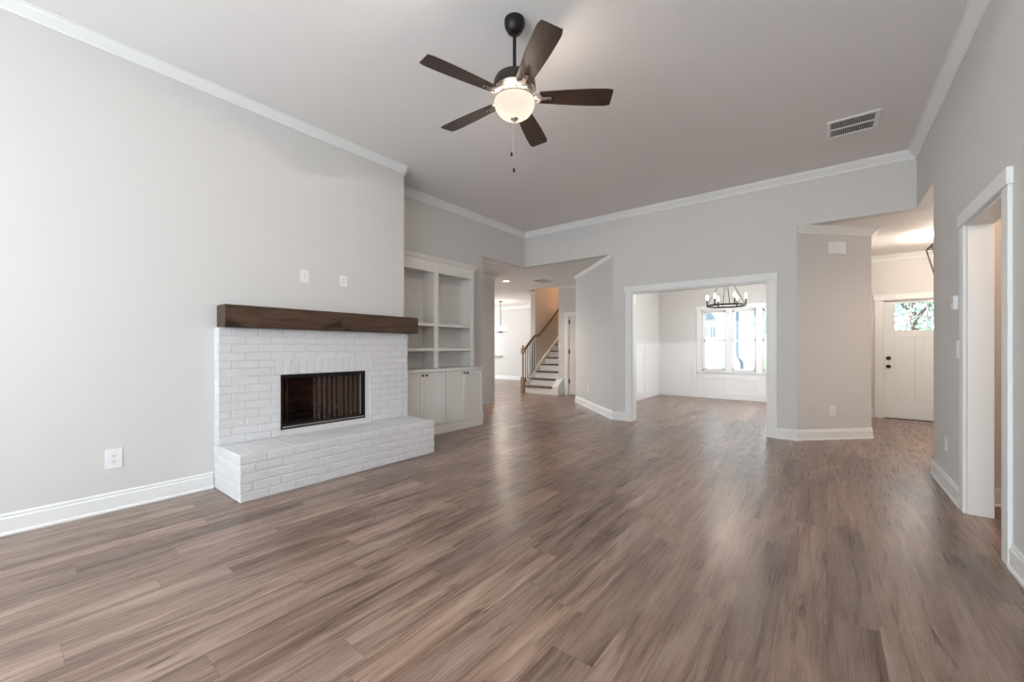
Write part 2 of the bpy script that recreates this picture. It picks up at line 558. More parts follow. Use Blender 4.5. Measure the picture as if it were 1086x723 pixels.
# dining room
wall('wall_dining_left', 'y', -3.62, -3.50, 7.26, 10.8, 0, LC, [], 'panelled left wall of the dining room')
wall('wall_dining_back', 'x', 10.8, 10.95, -3.62, -0.18, 0, LC, [(-2.46, -0.635, 0.66, 2.15)], 'panelled dining room wall with the triple window')
wall('wall_dining_right', 'y', -0.30, -0.18, 6.70, 10.8, 0, LC, [(8.2, 10.0, 0.7, 2.25)], 'right wall of the dining room')  # window opening invented for the dining fill light

# foyer and passage
wall('wall_foyer_front', 'x', 9.55, 9.70, 0.367, 2.42, 0, LC, [(0.758, 1.672, 0, 2.05)], 'foyer wall around the white front door')
wall('wall_foyer_right', 'y', 2.30, 2.42, 5.45, 9.55, 0, LC, [], 'right wall of the foyer')
struct(MB().box(XR + 0.13, 2.6, 4.77, 5.60, 0, LC).build('wall_passage_left', M['wall']), 'beige wall inside the passage opening', 'wall')
wall('wall_passage_end', 'y', 2.6, 2.72, 3.2, 4.77, 0, LC, [], 'end wall of the passage')
wall('wall_passage_right', 'x', 3.2, 3.3, XR + 0.13, 2.6, 0, LC, [], 'near wall of the passage')

# lower ceilings
m = MB().box(-12.6, XA - 0.12, 3.9, YB + 0.16, LC, LC + 0.12).box(-12.6, -3.62, YB + 0.16, 9.2, LC, LC + 0.12).box(-12.6, -6.66, 9.2, 12.52, LC, LC + 0.12).box(-5.54, -3.62, 9.2, 10.0, LC, LC + 0.12)
struct(m.build('ceiling_hall', M['white_ceiling']), 'white low ceiling over the hall and stairs', 'ceiling')
struct(MB().box(-3.62, -0.18, YB + 0.16, 10.95, LC, LC + 0.12).build('ceiling_dining', M['white_ceiling']), 'white ceiling of the dining room', 'ceiling')
m = MB().box(-0.18, XR + 0.13, YB + 0.16, 9.70, LC, LC + 0.12).box(XR + 0.13, 2.72, 5.60, 9.70, LC, LC + 0.12)
struct(m.build('ceiling_foyer', M['white_ceiling']), 'white low ceiling over the foyer', 'ceiling')
struct(MB().box(XR + 0.13, 2.72, 3.2, 5.60, LC, LC + 0.12).build('ceiling_passage', M['white_ceiling']), 'low ceiling of the passage', 'ceiling')

# ---------------------------------------------------------------- mouldings
BASE = [(0, 0), (0.024, 0), (0.024, 0.012), (0.015, 0.022), (0.015, 0.108), (0.009, 0.116), (0.011, 0.128), (0.005, 0.14), (0, 0.14)]
def base(name, path, label):
    return struct(MB().sweep(path, BASE).build(name, M['trim']), label, 'baseboard')
def crown_prof(top, h, p):
    return [(0, top - h), (p * 0.14, top - h), (p * 0.18, top - h * 0.82), (p * 0.42, top - h * 0.60), (p * 0.78, top - h * 0.28), (p * 0.86, top - h * 0.12), (p, top - h * 0.10), (p, top), (0, top)]
def crown(name, path, top, h, p, label):
    return struct(MB().sweep(path, crown_prof(top, h, p)).build(name, M['trim']), label, 'crown moulding')

# travel so that the room lies to the left of the path
base('baseboard_left', [(XL, 1.195), (XL, -2.24)], 'white baseboard left of the white brick fireplace')
base('baseboard_right', [(XR, -2.24), (XR, 3.468)], 'white baseboard nearest right, before the passage opening')
base('baseboard_right_far', [(XR, 4.527), (XR, 5.60), (2.30, 5.60)], 'white baseboard between passage opening and foyer')
base('baseboard_back_left', [(-2.665, YB), (-2.90, YB), (-4.5, 8.14), (-4.5, 9.18)], 'white baseboard along the angled hall wall')
base('baseboard_back_right', [(0.487, 9.55), (0.47, 7.33), (-0.32, YB), (-0.547, YB)], 'white baseboard along the angled foyer wall')
base('baseboard_foyer', [(0.64, 9.55), (0.487, 9.55)], 'short white baseboard left of front door')
base('baseboard_alcove', [(XA, 5.30), (XA, 4.84)], 'short baseboard at the end of the bookcase wall')
base('baseboard_passage', [(2.6, 4.77), (0.945, 4.77)], 'white baseboard inside the passage')
base('baseboard_nook', [(-6.72, 12.4), (-12.48, 12.4)], 'white baseboard on the breakfast room far wall')
struct(MB().box(-5.90, -5.886, 4.02, 6.952, 0, 0.03).build('baseboard_hall', M['trim']), 'thin floor trim under the hall wall end', 'baseboard')

crown('trim_1', [(XL, 3.22), (XL, -2.24)], HC, 0.075, 0.075, 'crown moulding above the fireplace wall')
crown('trim_2', [(XR, YB), (XA, YB), (XA, 3.22), (XL, 3.22)], HC, 0.095, 0.08, 'crown moulding along back wall and alcove')
crown('trim_3', [(XR, -2.24), (XR, YB)], HC, 0.115, 0.08, 'crown moulding along the right wall')
crown('trim_4', [(-2.95, 6.59), (-4.5, 8.14), (-4.5, 9.2), (-5.6, 9.2)], LC, 0.05, 0.045, 'crown moulding on the angled hall wall')
crown('trim_5', [(2.30, 9.55), (0.487, 9.55), (0.47, 7.33), (-0.30, 6.56)], LC, 0.09, 0.08, 'crown moulding in the foyer')
struct(MB().sweep([(-6.02, 6.95), (-5.90, 6.95), (-5.90, 4.02)], [(o, z) for o, z in crown_prof(LC, 0.08, 0.07)]).build('trim_6', M['trim']), 'crown moulding on the hall wall end', 'crown moulding')
crown('trim_7', [(-6.60, 9.58), (-6.60, 9.55), (-6.72, 9.55), (-6.72, 12.4), (-12.48, 12.4)], LC, 0.10, 0.09, 'crown moulding in the breakfast room')
struct(MB().box(-6.735, -6.585, 9.535, 9.555, 0, LC).build('trim_8', M['trim']), 'white post trim at the end of the stair wall', 'trim')
struct(MB().sweep([(XA - 0.12, 5.28), (XA - 0.12, 4.02)], [(-o, z) for o, z in crown_prof(LC, 0.09, 0.08)]).build('trim_9', M['trim']), 'crown moulding end at the hall opening', 'crown moulding')

def casing_x(name, x0, x1, zt, yf, label, w=0.105, d=0.02, out=-1, jamb=0.16):
    """craftsman casing on a wall face y = yf (out = side it faces), plus jamb lining"""
    m = MB()
    y1 = yf + out * d
    m.box(x0 - w, x0, yf, y1, 0, zt).box(x1, x1 + w, yf, y1, 0, zt)
    m.box(x0 - w - 0.012, x1 + w + 0.012, yf, yf + out * (d + 0.008), zt, zt + 0.10)
    if jamb:
        m.box(x0 - 0.004, x0 + 0.018, yf, yf - out * jamb, 0, zt).box(x1 - 0.018, x1 + 0.004, yf, yf - out * jamb, 0, zt).box(x0, x1, yf, yf - out * jamb, zt - 0.018, zt + 0.004)
    return struct(m.build(name, M['trim'], bevel=0.003, segs=1), label, 'door casing')
casing_x('trim_10', -2.567, -0.645, 2.145, YB, 'white casing around the dining room opening')
casing_x('trim_11', 0.758, 1.672, 2.05, 9.55, 'white casing around the front door', jamb=0.15)
casing_x('trim_12', -5.31, -4.52, 2.05, 9.2, 'white casing around the closet door', jamb=0.12)
m = MB()
for a, b in ((3.47, 3.575), (4.42, 4.525)):
    m.box(XR, XR - 0.02, a, b, 0, 2.13)
m.box(XR, XR - 0.028, 3.458, 4.537, 2.13, 2.225)
m.box(XR, XR + 0.132, 3.573, 3.593, 0, 2.13).box(XR, XR + 0.132, 4.402, 4.422, 0, 2.13).box(XR, XR + 0.132, 3.593, 4.402, 2.112, 2.132)
struct(m.build('trim_13', M['trim'], bevel=0.003, segs=1), 'white casing around the passage opening', 'door casing')

# dining wainscot (board and batten)
m = MB()
y = 10.8
m.box(-3.50, -2.575, y, y - 0.02, 1.27, 1.355).box(-3.50, -2.57, y, y - 0.055, 1.356, 1.38)
m.box(-3.50, -0.30, y, y - 0.022, 0, 0.15)
m.box(-3.50, -3.43, y, y - 0.02, 0.15, 1.27)
m.box(-2.66, -2.575, y, y - 0.02, 0.15, 1.27)
m.box(-2.57, -0.52, y, y - 0.02, 0.47, 0.553)
for bx in (-2.57, -1.93, -1.28, -0.66):
    m.box(bx, bx + 0.10, y, y - 0.02, 0.15, 0.47)
m.box(-2.47, -0.30, y, y - 0.006, 0.15, 0.47).box(-3.43, -2.66, y, y - 0.006, 0.15, 1.27)
struct(m.build('trim_14', M['trim'], bevel=0.002, segs=1), 'white board and batten under the dining windows', 'wainscot')
m = MB()
x = -3.50
m.box(x, x + 0.02, 7.30, 10.78, 1.27, 1.355).box(x, x + 0.055, 7.30, 10.74, 1.356, 1.38)
m.box(x, x + 0.022, 7.30, 10.77, 0, 0.15).box(x, x + 0.006, 7.30, 10.79, 0.15, 1.28)
for by in (7.55, 8.70, 9.72, 10.68):
    m.box(x, x + 0.02, by, by + 0.09, 0.15, 1.27)
struct(m.build('trim_15', M['trim'], bevel=0.002, segs=1), 'white board and batten on the left dining wall', 'wainscot')

# ---------------------------------------------------------------- dining windows
def sash_window(n, x0, x1, z0, z1, yf, yb, label):
    r = empty('window_%d' % n, ((x0 + x1) / 2, yf, z0))
    ox, oy, oz = (x0 + x1) / 2, yf, z0
    def bx(m, a, b, c, d, e, f): m.box(a - ox, b - ox, c - oy, d - oy, e - oz, f - oz)
    m = MB()
    bx(m, x0, x0 + 0.035, yf, yb, z0, z1); bx(m, x1 - 0.035, x1, yf, yb, z0, z1)
    bx(m, x0, x1, yf, yb, z0, z0 + 0.03); bx(m, x0, x1, yf, yb, z1 - 0.03, z1)
    m.build('window_frame', M['trim'], r)
    zm = (z0 + z1) / 2
    for k, (a, b, yy) in enumerate(((z0 + 0.03, zm + 0.018, yf + 0.045), (zm - 0.018, z1 - 0.03, yf + 0.08))):
        m = MB()
        l, rr = x0 + 0.035, x1 - 0.035
        bx(m, l, l + 0.03, yy, yy + 0.03, a, b); bx(m, rr - 0.03, rr, yy, yy + 0.03, a, b)
        bx(m, l, rr, yy, yy + 0.03, a, a + 0.036); bx(m, l, rr, yy, yy + 0.03, b - 0.036, b)
        cx = (l + rr) / 2
        bx(m, cx - 0.011, cx + 0.011, yy + 0.006, yy + 0.026, a, b)
        s = m.build('sash', M['trim'], r)
        g = MB(); bx(g, l + 0.02, rr - 0.02, yy + 0.013, yy + 0.018, a + 0.02, b - 0.02)
        g.build('glass_pane', M['glass'], s)
    return struct(r, label, 'window')
sash_window(1, -2.455, -1.89, 0.665, 2.145, 10.83, 10.95, 'left window of the dining triple, facing a white house')
sash_window(2, -1.83, -1.265, 0.665, 2.145, 10.83, 10.95, 'middle window of the dining triple, downspout beyond')
sash_window(3, -1.205, -0.64, 0.665, 2.145, 10.83, 10.95, 'right window of the dining triple, half hidden by the opening')
m = MB()
m.box(-2.57, -2.455, 10.8, 10.78, 0.661, 2.144).box(-0.64, -0.525, 10.8, 10.78, 0.661, 2.144)
m.box(-1.89, -1.83, 10.80, 10.95, 0.662, 2.143).box(-1.265, -1.205, 10.80, 10.95, 0.662, 2.143)
m.box(-1.925, -1.795, 10.802, 10.78, 0.661, 2.144).box(-1.30, -1.17, 10.802, 10.78, 0.661, 2.144)
m.box(-2.585, -0.51, 10.8, 10.772, 2.145, 2.255)
m.box(-2.60, -0.50, 10.83, 10.745, 0.625, 0.66)
m.box(-2.57, -0.525, 10.8, 10.782, 0.556, 0.624)
struct(m.build('trim_16', M['trim'], bevel=0.002, segs=1), 'white casing and sill of the dining windows', 'window casing')

# ---------------------------------------------------------------- front door
def front_door():
    x0, x1, zt = 0.778, 1.652, 2.03
    r = empty('door_1', ((x0 + x1) / 2, 9.60, 0))
    ox, oy = (x0 + x1) / 2, 9.60
    y0, y1 = 9.585, 9.628
    m = MB()
    def bx(a, b, c, d, e=y0, f=y1): m.box(a - ox, b - ox, e - oy, f - oy, c, d)
    lx0, lx1 = 0.918, 1.512
    bx(x0, lx0, 0.012, zt); bx(lx1, x1, 0.012, zt)
    bx(lx0, lx1, 0.012, 0.24); bx(lx0, lx1, 1.40, 1.525); bx(lx0, lx1, 1.985, zt)
    bx(1.165, 1.265, 0.24, 1.40)
    bx(lx0, 1.165, 0.24, 1.40, y0 + 0.012, y1 - 0.012); bx(1.265, lx1, 0.24, 1.40, y0 + 0.012, y1 - 0.012)
    # muntins: three lites by two
    for c in (lx0 + 0.198, lx0 + 0.396):
        bx(c - 0.010, c + 0.010, 1.525, 1.985, y0 + 0.004, y1 - 0.004)
    bx(lx0, lx1, 1.745, 1.765, y0 + 0.004, y1 - 0.004)
    slab = m.build('door_slab', M['trim'], r, bevel=0.003, segs=1)
    g = MB(); g.box(lx0 - ox - 0.005, lx1 - ox + 0.005, 0.004, 0.009, 1.52, 1.99); g.build('glass_pane', M['glass'], slab)
    for nm, z in (('deadbolt', 1.045), ('door_knob', 0.90)):
        k = MB()
        rings = []
        for rad, yy in ((0.033, 0), (0.033, -0.008), (0.014, -0.012), (0.014, -0.035), (0.027, -0.045), (0.030, -0.056), (0.022, -0.068), (0.001, -0.070)) if nm == 'door_knob' else ((0.033, 0), (0.033, -0.014), (0.027, -0.02), (0.001, -0.021)):
            rings.append([(0.835 - ox + rad * math.cos(2 * PI * i / 20), y0 - oy + yy, z + rad * math.sin(2 * PI * i / 20)) for i in range(20)])
        k.loft(rings).build(nm, M['black_metal'], r)
    MB().box(0.758 - ox, 1.672 - ox, -0.045, 0.08, 0.0, 0.012).build('threshold', M['bronze'], r)
    MB().box(x0 - ox - 0.004, x0 - ox + 0.001, y0 - oy - 0.001, y0 - oy + 0.02, 0.85, 0.95).build('strike_plate', M['bronze'], r)
    return struct(r, 'white front door with six glass lites and black hardware', 'door')
front_door()

# ---------------------------------------------------------------- closet door
def closet_door():
    x0, x1 = -5.284, -4.545
    r = empty('door_2', ((x0 + x1) / 2, 9.23, 0))
    ox, oy = (x0 + x1) / 2, 9.23
    m = MB()
    def bx(a, b, c, d, e=-0.015, f=0.02): m.box(a - ox, b - ox, e, f, c, d)
    bx(x0, x0 + 0.11, 0.012, 2.025); bx(x1 - 0.11, x1, 0.012, 2.025)
    for a, b in ((0.012, 0.22), (0.86, 1.02), (1.90, 2.025)):
        bx(x0 + 0.11, x1 - 0.11, a, b)
    bx(x0 + 0.11, x1 - 0.11, 0.22, 0.86, -0.005, 0.012); bx(x0 + 0.11, x1 - 0.11, 1.02, 1.90, -0.005, 0.012)
    bx(x0 + 0.15, x1 - 0.15, 0.26, 0.82, -0.011, 0.012); bx(x0 + 0.15, x1 - 0.15, 1.06, 1.86, -0.011, 0.012)
    m.build('door_slab', M['door_pink'], r, bevel=0.003, segs=1)
    MB().box(-5.2925 - ox, -5.284 - ox, -0.010, 0.018, 0.012, 2.03).build('shadow_gap_strip', M['black_metal'], r)  # black strip standing in for the shade inside the door gap
    for z in (0.36, 1.12, 1.90):
        h = MB().box(-5.305 - ox, -5.262 - ox, -0.020, -0.0145, z - 0.055, z + 0.055)
        h.lathe(-5.288 - ox, -0.024, [(0.009, z - 0.06), (0.009, z + 0.06)], 12)
        h.build('hinge', M['black_metal'], r)
    k = MB()
    k.loft([[(x1 - 0.07 - ox + rad * math.cos(2 * PI * i / 20), -0.015 + yy, 0.93 + rad * math.sin(2 * PI * i / 20)) for i in range(20)] for rad, yy in ((0.032, 0), (0.032, -0.006), (0.012, -0.01), (0.012, -0.035), (0.026, -0.045), (0.026, -0.06), (0.001, -0.066))])
    k.build('door_knob', M['black_metal'], r)
    return struct(r, 'panelled closet door with black hinges beside the stairs', 'door')
M['door_pink'] = paint('closet_door_paint', (0.76, 0.70, 0.67), 0.4, 0)
closet_door()

# ---------------------------------------------------------------- fireplace
def brick_front(m, axis, face, sgn, a0, a1, z0, rows, rh, bl, dep=0.010, rnd=None, skip=None, half=True, jit=0.0015):
    """running-bond bricks on a plane; axis: the in-plane horizontal axis ('x' or 'y'); face: plane coordinate; sgn: outward side"""
    for k in range(rows):
        za, zb = z0 + k * rh + 0.0045, z0 + (k + 1) * rh - 0.0045
        off = (bl / 2 if k % 2 else 0) + random.uniform(-0.012, 0.012)
        a = a0 - off
        while a < a1 - 0.01:
            b = min(a + bl - 0.009, a1)
            c = max(a, a0)
            if b - c > 0.02:
                segs = [(c, b)]
                if skip and za < skip[3] - 0.01 and zb > skip[2] + 0.01:
                    segs = [s for s in ((c, min(b, skip[0] - 0.004)), (max(c, skip[1] + 0.004), b)) if s[1] - s[0] > 0.02]
                for s0, s1 in segs:
                    one_brick(m, axis, face + sgn * random.uniform(-jit, jit), sgn, s0, s1, za, zb, dep)
            a += bl

def one_brick(m, axis, face, sgn, s0, s1, za, zb, dep):
    e = 0.004
    j = lambda: random.uniform(-0.0026, 0.0026)
    inner = [(s0, za), (s1, za), (s1, zb), (s0, zb)]
    mid = [(s0 + j(), za + j()), (s1 + j(), za + j()), (s1 + j(), zb + j()), (s0 + j(), zb + j())]
    top = [(s0 + e + j(), za + e + j()), (s1 - e + j(), za + e + j()), (s1 - e + j(), zb - e + j()), (s0 + e + j(), zb - e + j())]
    rings = []
    for pts, d in ((inner, face - sgn * dep), (mid, face - sgn * 0.003), (top, face)):
        rings.append([((p, d, z) if axis == 'x' else (d, p, z)) for p, z in pts])
    m.loft(rings, False)

def fireplace():
    r = tag(empty('fireplace', (XL, 2.19, 0)), 'white painted brick fireplace with raised hearth on the left wall', 'fireplace')
    ox, oy = XL, 2.19
    Y0, Y1, XF, XH = 1.20, 3.185, -4.12, -3.63
    fb = (1.703, 2.652, 0.432, 0.965)
    sol = (1.655, 2.70, 0.965, 1.125)
    # hearth
    m = MB()
    m.box(XL + 0.001, XH - 0.006, Y0 + 0.006, Y1 - 0.006, 0.001, 0.372)
    hearth = m.build('hearth', M['mortar'], r, loc=(-ox, -oy, 0))
    b = MB()
    brick_front(b, 'y', XH, 1, Y0, Y1, 0.0, 5, 0.0745, 0.212)
    brick_front(b, 'x', Y0, -1, XL + 0.003, XH, 0.0, 5, 0.0745, 0.205)
    brick_front(b, 'x', Y1, 1, XL + 0.003, XH, 0.0, 5, 0.0745, 0.205)
    # paving bricks on top, laid flat in two rows of rowlocks
    for k, (xa, xb) in enumerate(((XF, -3.88), (-3.88, XH))):
        yy = Y0
        while yy < Y1 - 0.02:
            ye = min(yy + 0.10, Y1)
            h = 0.3775 + random.uniform(-0.001, 0.001)
            e = 0.004
            b.loft([[(xa + 0.002, yy + 0.002, 0.366), (xb - 0.002, yy + 0.002, 0.366), (xb - 0.002, ye - 0.002, 0.366), (xa + 0.002, ye - 0.002, 0.366)],
                    [(xa + 0.002, yy + 0.002, h - 0.003), (xb - 0.002, yy + 0.002, h - 0.003), (xb - 0.002, ye - 0.002, h - 0.003), (xa + 0.002, ye - 0.002, h - 0.003)],
                    [(xa + e, yy + e, h), (xb - e, yy + e, h), (xb - e, ye - e, h), (xa + e, ye - e, h)]], False)
            yy += 0.10
    b.build('hearth_bricks', M['brick'], hearth)
    # surround
    m = MB()
    x0, x1 = XL + 0.001, XF - 0.006
    m.box(x0, x1, Y0 + 0.006, fb[0], 0.37, 1.40).box(x0, x1, fb[1], Y1 - 0.006, 0.37, 1.40)
    m.box(x0, x1, fb[0], fb[1], fb[3], 1.40).box(x0, x1, fb[0], fb[1], 0.37, fb[2])
    sur = m.build('surround', M['mortar'], r, loc=(-ox, -oy, 0))
    b = MB()
    rh = (1.40 - 0.378) / 14
    for k in range(14):
        za = 0.378 + k * rh
        zc = za + rh / 2
        if fb[2] - 0.02 < zc < fb[3]: sk = (fb[0], fb[1], 0, 9)
        elif sol[2] <= zc < sol[3]: sk = (sol[0], sol[1], 0, 9)
        else: sk = None
        off = 0.106 if k % 2 else 0
        a = Y0 - off
        while a < Y1 - 0.02:
            c, d = max(a, Y0), min(a + 0.204, Y1)
            segs = [(c, d)]
            if sk: segs = [(c, min(d, sk[0] - 0.004)), (max(c, sk[1] + 0.004), d)]
            for s0, s1 in segs:
                if s1 - s0 > 0.02:
                    one_brick(b, 'y', XF + random.uniform(-0.0015, 0.0015), 1, s0, s1, za + 0.004, za + rh - 0.004, 0.010)
            a += 0.2125
    n = 14
    wd = (sol[1] - sol[0]) / n
    for k in range(n):
        one_brick(b, 'y', XF + random.uniform(-0.001, 0.001), 1, sol[0] + k * wd + 0.003, sol[0] + (k + 1) * wd - 0.003, sol[2] + 0.002, sol[3] - 0.003, 0.010)
    brick_front(b, 'x', Y0, -1, XL + 0.003, XF, 0.378, 14, rh, 0.205, 0.008)
    brick_front(b, 'x', Y1, 1, XL + 0.003, XF, 0.378, 14, rh, 0.205, 0.008)
    b.build('surround_bricks', M['brick'], sur)
    # firebox: insulated steel shell with brick panels
    yb0, yb1, xb = 1.85, 2.505, -4.62
    f = MB()
    f.box(xb - 0.03, xb, yb0 - 0.02, yb1 + 0.02, 0.455, 0.945)
    back = f.build('firebox_back', M['firebrick_back'], r, loc=(-ox, -oy, 0))
    for s, (ya, yb_) in enumerate(((1.725, yb0), (2.63, yb1))):
        q = MB()
        t = 0.02 if s == 0 else -0.02
        q.prism([(-4.18, ya), (xb, yb_), (xb, yb_ - t), (-4.18, ya - t)], 0.455, 0.945)
        q.build('firebox_side', M['firebrick_side'], r, loc=(-ox, -oy, 0))
    MB().box(xb - 0.03, -4.16, 1.722, 2.632, 0.452, 0.47).build('firebox_floor', M['soot'], r, loc=(-ox, -oy, 0))
    MB().box(xb - 0.03, -4.16, 1.722, 2.632, 0.93, 0.948).build('firebox_lid', M['soot'], r, loc=(-ox, -oy, 0))
    q = MB()
    for a, b_, c, d in ((fb[0] + 0.001, fb[0] + 0.022, fb[2], fb[3]), (fb[1] - 0.06, fb[1] - 0.042, fb[2], fb[3]), (fb[0], fb[1] - 0.042, fb[3] - 0.03, fb[3]), (fb[0], fb[1] - 0.042, fb[2], fb[2] + 0.022)):
        q.box(-4.20, -4.138, a, b_, c + 0.001, d - 0.001)
    q.build('firebox_frame', M['black_metal'], r, bevel=0.002, segs=1, loc=(-ox, -oy, 0))
    q = MB().box(-4.1385, -4.1335, fb[0] + 0.02, fb[1] - 0.06, fb[2] + 0.018, fb[2] + 0.028)
    q.build('brass_lip', M['nickel'], r, loc=(-ox, -oy, 0))
    q = MB().box(XL - 0.02, -4.129, fb[1] - 0.042, fb[1] - 0.001, fb[2], fb[3])
    q.build('painted_reveal', M['mortar'], r, loc=(-ox, -oy, 0))
    # hanging mesh curtains drawn to both sides
    for ya, yb_ in ((1.73, 1.80), (2.06, 2.36), (2.36, 2.585)):
        q = MB()
        n = 60
        top = [(-4.225 + 0.018 * math.sin(i / n * (yb_ - ya) * 115), ya + (yb_ - ya) * i / n, 0.93) for i in range(n + 1)]
        bot = [(-4.225 + 0.022 * math.sin(i / n * (yb_ - ya) * 115 + 0.4), ya + (yb_ - ya) * i / n, 0.475) for i in range(n + 1)]
        q.loft([bot, top], True, False, False)
        q.build('mesh_curtain', M['curtain'], r, loc=(-ox, -oy, 0))
    q = MB().tube([(-4.225, 1.725, 0.925), (-4.225, 2.63, 0.925)], 0.004, 8)
    q.tube([(-4.222, 2.06, 0.90), (-4.205, 2.06, 0.86), (-4.212, 2.07, 0.82)], 0.004, 6)
    q.build('curtain_rod', M['black_metal'], r, loc=(-ox, -oy, 0))
    # log grate
    q = MB()
    for k in range(7):
        yy = 1.93 + k * 0.08
        q.tube([(-4.58, yy, 0.60), (-4.55, yy, 0.545), (-4.32, yy, 0.545), (-4.29, yy, 0.585)], 0.007, 6)
    for xx in (-4.52, -4.35):
        q.tube([(xx, 1.90, 0.538), (xx, 2.44, 0.538)], 0.007, 6)
        for yy in (1.93, 2.41):
            q.tube([(xx, yy, 0.538), (xx, yy, 0.468)], 0.007, 6)
    q.build('log_grate', M['black_metal'], r, loc=(-ox, -oy, 0))
    return r
fireplace()

m = MB()
nseg = 30
rings = []
for i in range(nseg + 1):
    yy = 1.222 + (3.272 - 1.222) * i / nseg
    w = lambda s: 0.0012 * math.sin(i * 1.7 + s) + random.uniform(-0.0006, 0.0006)
    rings.append([(XL + 0.001, yy, 1.4005), (-4.032 + w(0), yy, 1.4005), (-4.028 + w(1), yy, 1.4045), (-4.028 + w(2), yy, 1.590), (-4.032 + w(3), yy, 1.595), (XL + 0.001, yy, 1.595)])
m.loft(rings, False)
tag(m.build('mantel_beam', M['mantel']), 'dark brown stained wooden mantel beam above the white brick fireplace', 'mantel')

# ---------------------------------------------------------------- built-in cabinets, counter, bookcase
def shaker_door(m, x, y0, y1, z0, z1):
    w = 0.055
    m.box(x, x + 0.018, y0, y0 + w, z0, z1).box(x, x + 0.018, y1 - w, y1, z0, z1)
    m.box(x, x + 0.018, y0 + w, y1 - w, z0, z0 + w).box(x, x + 0.018, y0 + w, y1 - w, z1 - w, z1)
    m.box(x, x + 0.007, y0 + w, y1 - w, z0 + w, z1 - w)

def base_cabinet(y0, y1, label):
    r = tag(empty('base_cabinet', (XA + 0.2, (y0 + y1) / 2, 0)), label, 'cabinet', 'white base cabinets in the alcove')
    ox, oy = XA + 0.2, (y0 + y1) / 2
    XF = -4.358
    MB().box(XA + 0.003 - ox, XF - ox, y0 - oy + 0.001, y1 - oy - 0.001, 0.0, 0.885).build('body', M['cabinet'], r)
    MB().box(XF - ox, XF + 0.018 - ox, y0 - oy + 0.001, y1 - oy - 0.001, 0.0, 0.125).build('toe_board', M['cabinet'], r, bevel=0.002, segs=1)
    mid = (y0 + y1) / 2
    for a, b, ky in ((y0 + 0.006, mid - 0.002, mid - 0.035), (mid + 0.002, y1 - 0.006, mid + 0.035)):
        m = MB(); shaker_door(m, XF - ox + 0.0005, a - oy, b - oy, 0.135, 0.880)
        d = m.build('door', M['cabinet'], r, bevel=0.0025, segs=1)
        k = MB()
        k.loft([[(XF + 0.0185 + xx - ox, ky - oy + rad * math.cos(2 * PI * i / 16), 0.845 + rad * math.sin(2 * PI * i / 16)) for i in range(16)]
                for rad, xx in ((0.009, 0), (0.007, 0.006), (0.007, 0.014), (0.015, 0.018), (0.016, 0.025), (0.011, 0.030), (0.001, 0.031))])
        k.build('knob', M['black_metal'], d)
    return r
base_cabinet(3.222, 4.029, 'white two-door base cabinet beside the brick hearth')
base_cabinet(4.031, 4.828, 'white two-door base cabinet at the hall end of the alcove')
tag(MB().box(XA + 0.003, -4.325, 3.222, 4.835, 0.886, 0.928).build('countertop', M['cabinet'], bevel=0.004), 'white wooden countertop over the alcove cabinets', 'countertop')

def bookcase():
    ox, oy = -4.6, 3.99
    r = tag(empty('bookcase', (ox, oy, 0.928)), 'tall white open bookcase standing on the alcove countertop', 'bookcase')
    L = (-ox, -oy, -0.928)
    XF, XB = -4.47, XA + 0.003
    z0 = 0.9285
    # side panels, divider with face stiles
    MB().box(XB, XF, 3.222, 3.242, z0, 2.46).build('side_panel', M['cabinet'], r, loc=L)
    MB().box(XB, XF - 0.02, 4.735, 4.755, z0, 2.46).box(XF - 0.02, XF, 4.682, 4.757, z0, 2.46).build('side_panel', M['cabinet'], r, bevel=0.002, segs=1, loc=L)
    MB().box(XB, XF - 0.02, 3.955, 3.975, z0, 2.36).box(XF - 0.02, XF, 3.925, 4.003, z0, 2.31).build('divider', M['cabinet'], r, bevel=0.002, segs=1, loc=L)
    m = MB()
    zz = z0
    while zz < 2.44:
        m.box(XB, XB + 0.014, 3.242, 4.735, zz + 0.002, min(zz + 0.143, 2.45))
        zz += 0.145
    m.box(XB, XB + 0.007, 3.242, 4.735, z0, 2.45)
    m.build('shiplap_back', M['cabinet'], r, loc=L)
    for a, b in ((3.243, 3.954), (3.976, 4.734)):
        for zt in (1.575, 1.218):
            MB().box(XB + 0.015, XF - 0.008, a, b, zt - 0.042, zt).build('shelf', M['cabinet'], r, bevel=0.003, segs=1, loc=L)
    MB().box(XB, XF - 0.02, 3.242, 4.735, 2.335, 2.355).box(XF - 0.02, XF + 0.001, 3.222, 4.757, 2.31, 2.465).build('top_rail', M['cabinet'], r, bevel=0.002, segs=1, loc=L)
    prof = [(-0.02, 2.45), (0.004, 2.45), (0.008, 2.462), (0.022, 2.475), (0.040, 2.505), (0.046, 2.515), (0.055, 2.518), (0.055, 2.53), (-0.02, 2.53)]
    m = MB().sweep([(XB, 4.757), (XF, 4.757), (XF, 3.224)], prof).box(XB, XF, 3.224, 4.75, 2.51, 2.528)
    m.build('crown', M['cabinet'], r, loc=L)
    return r
bookcase()

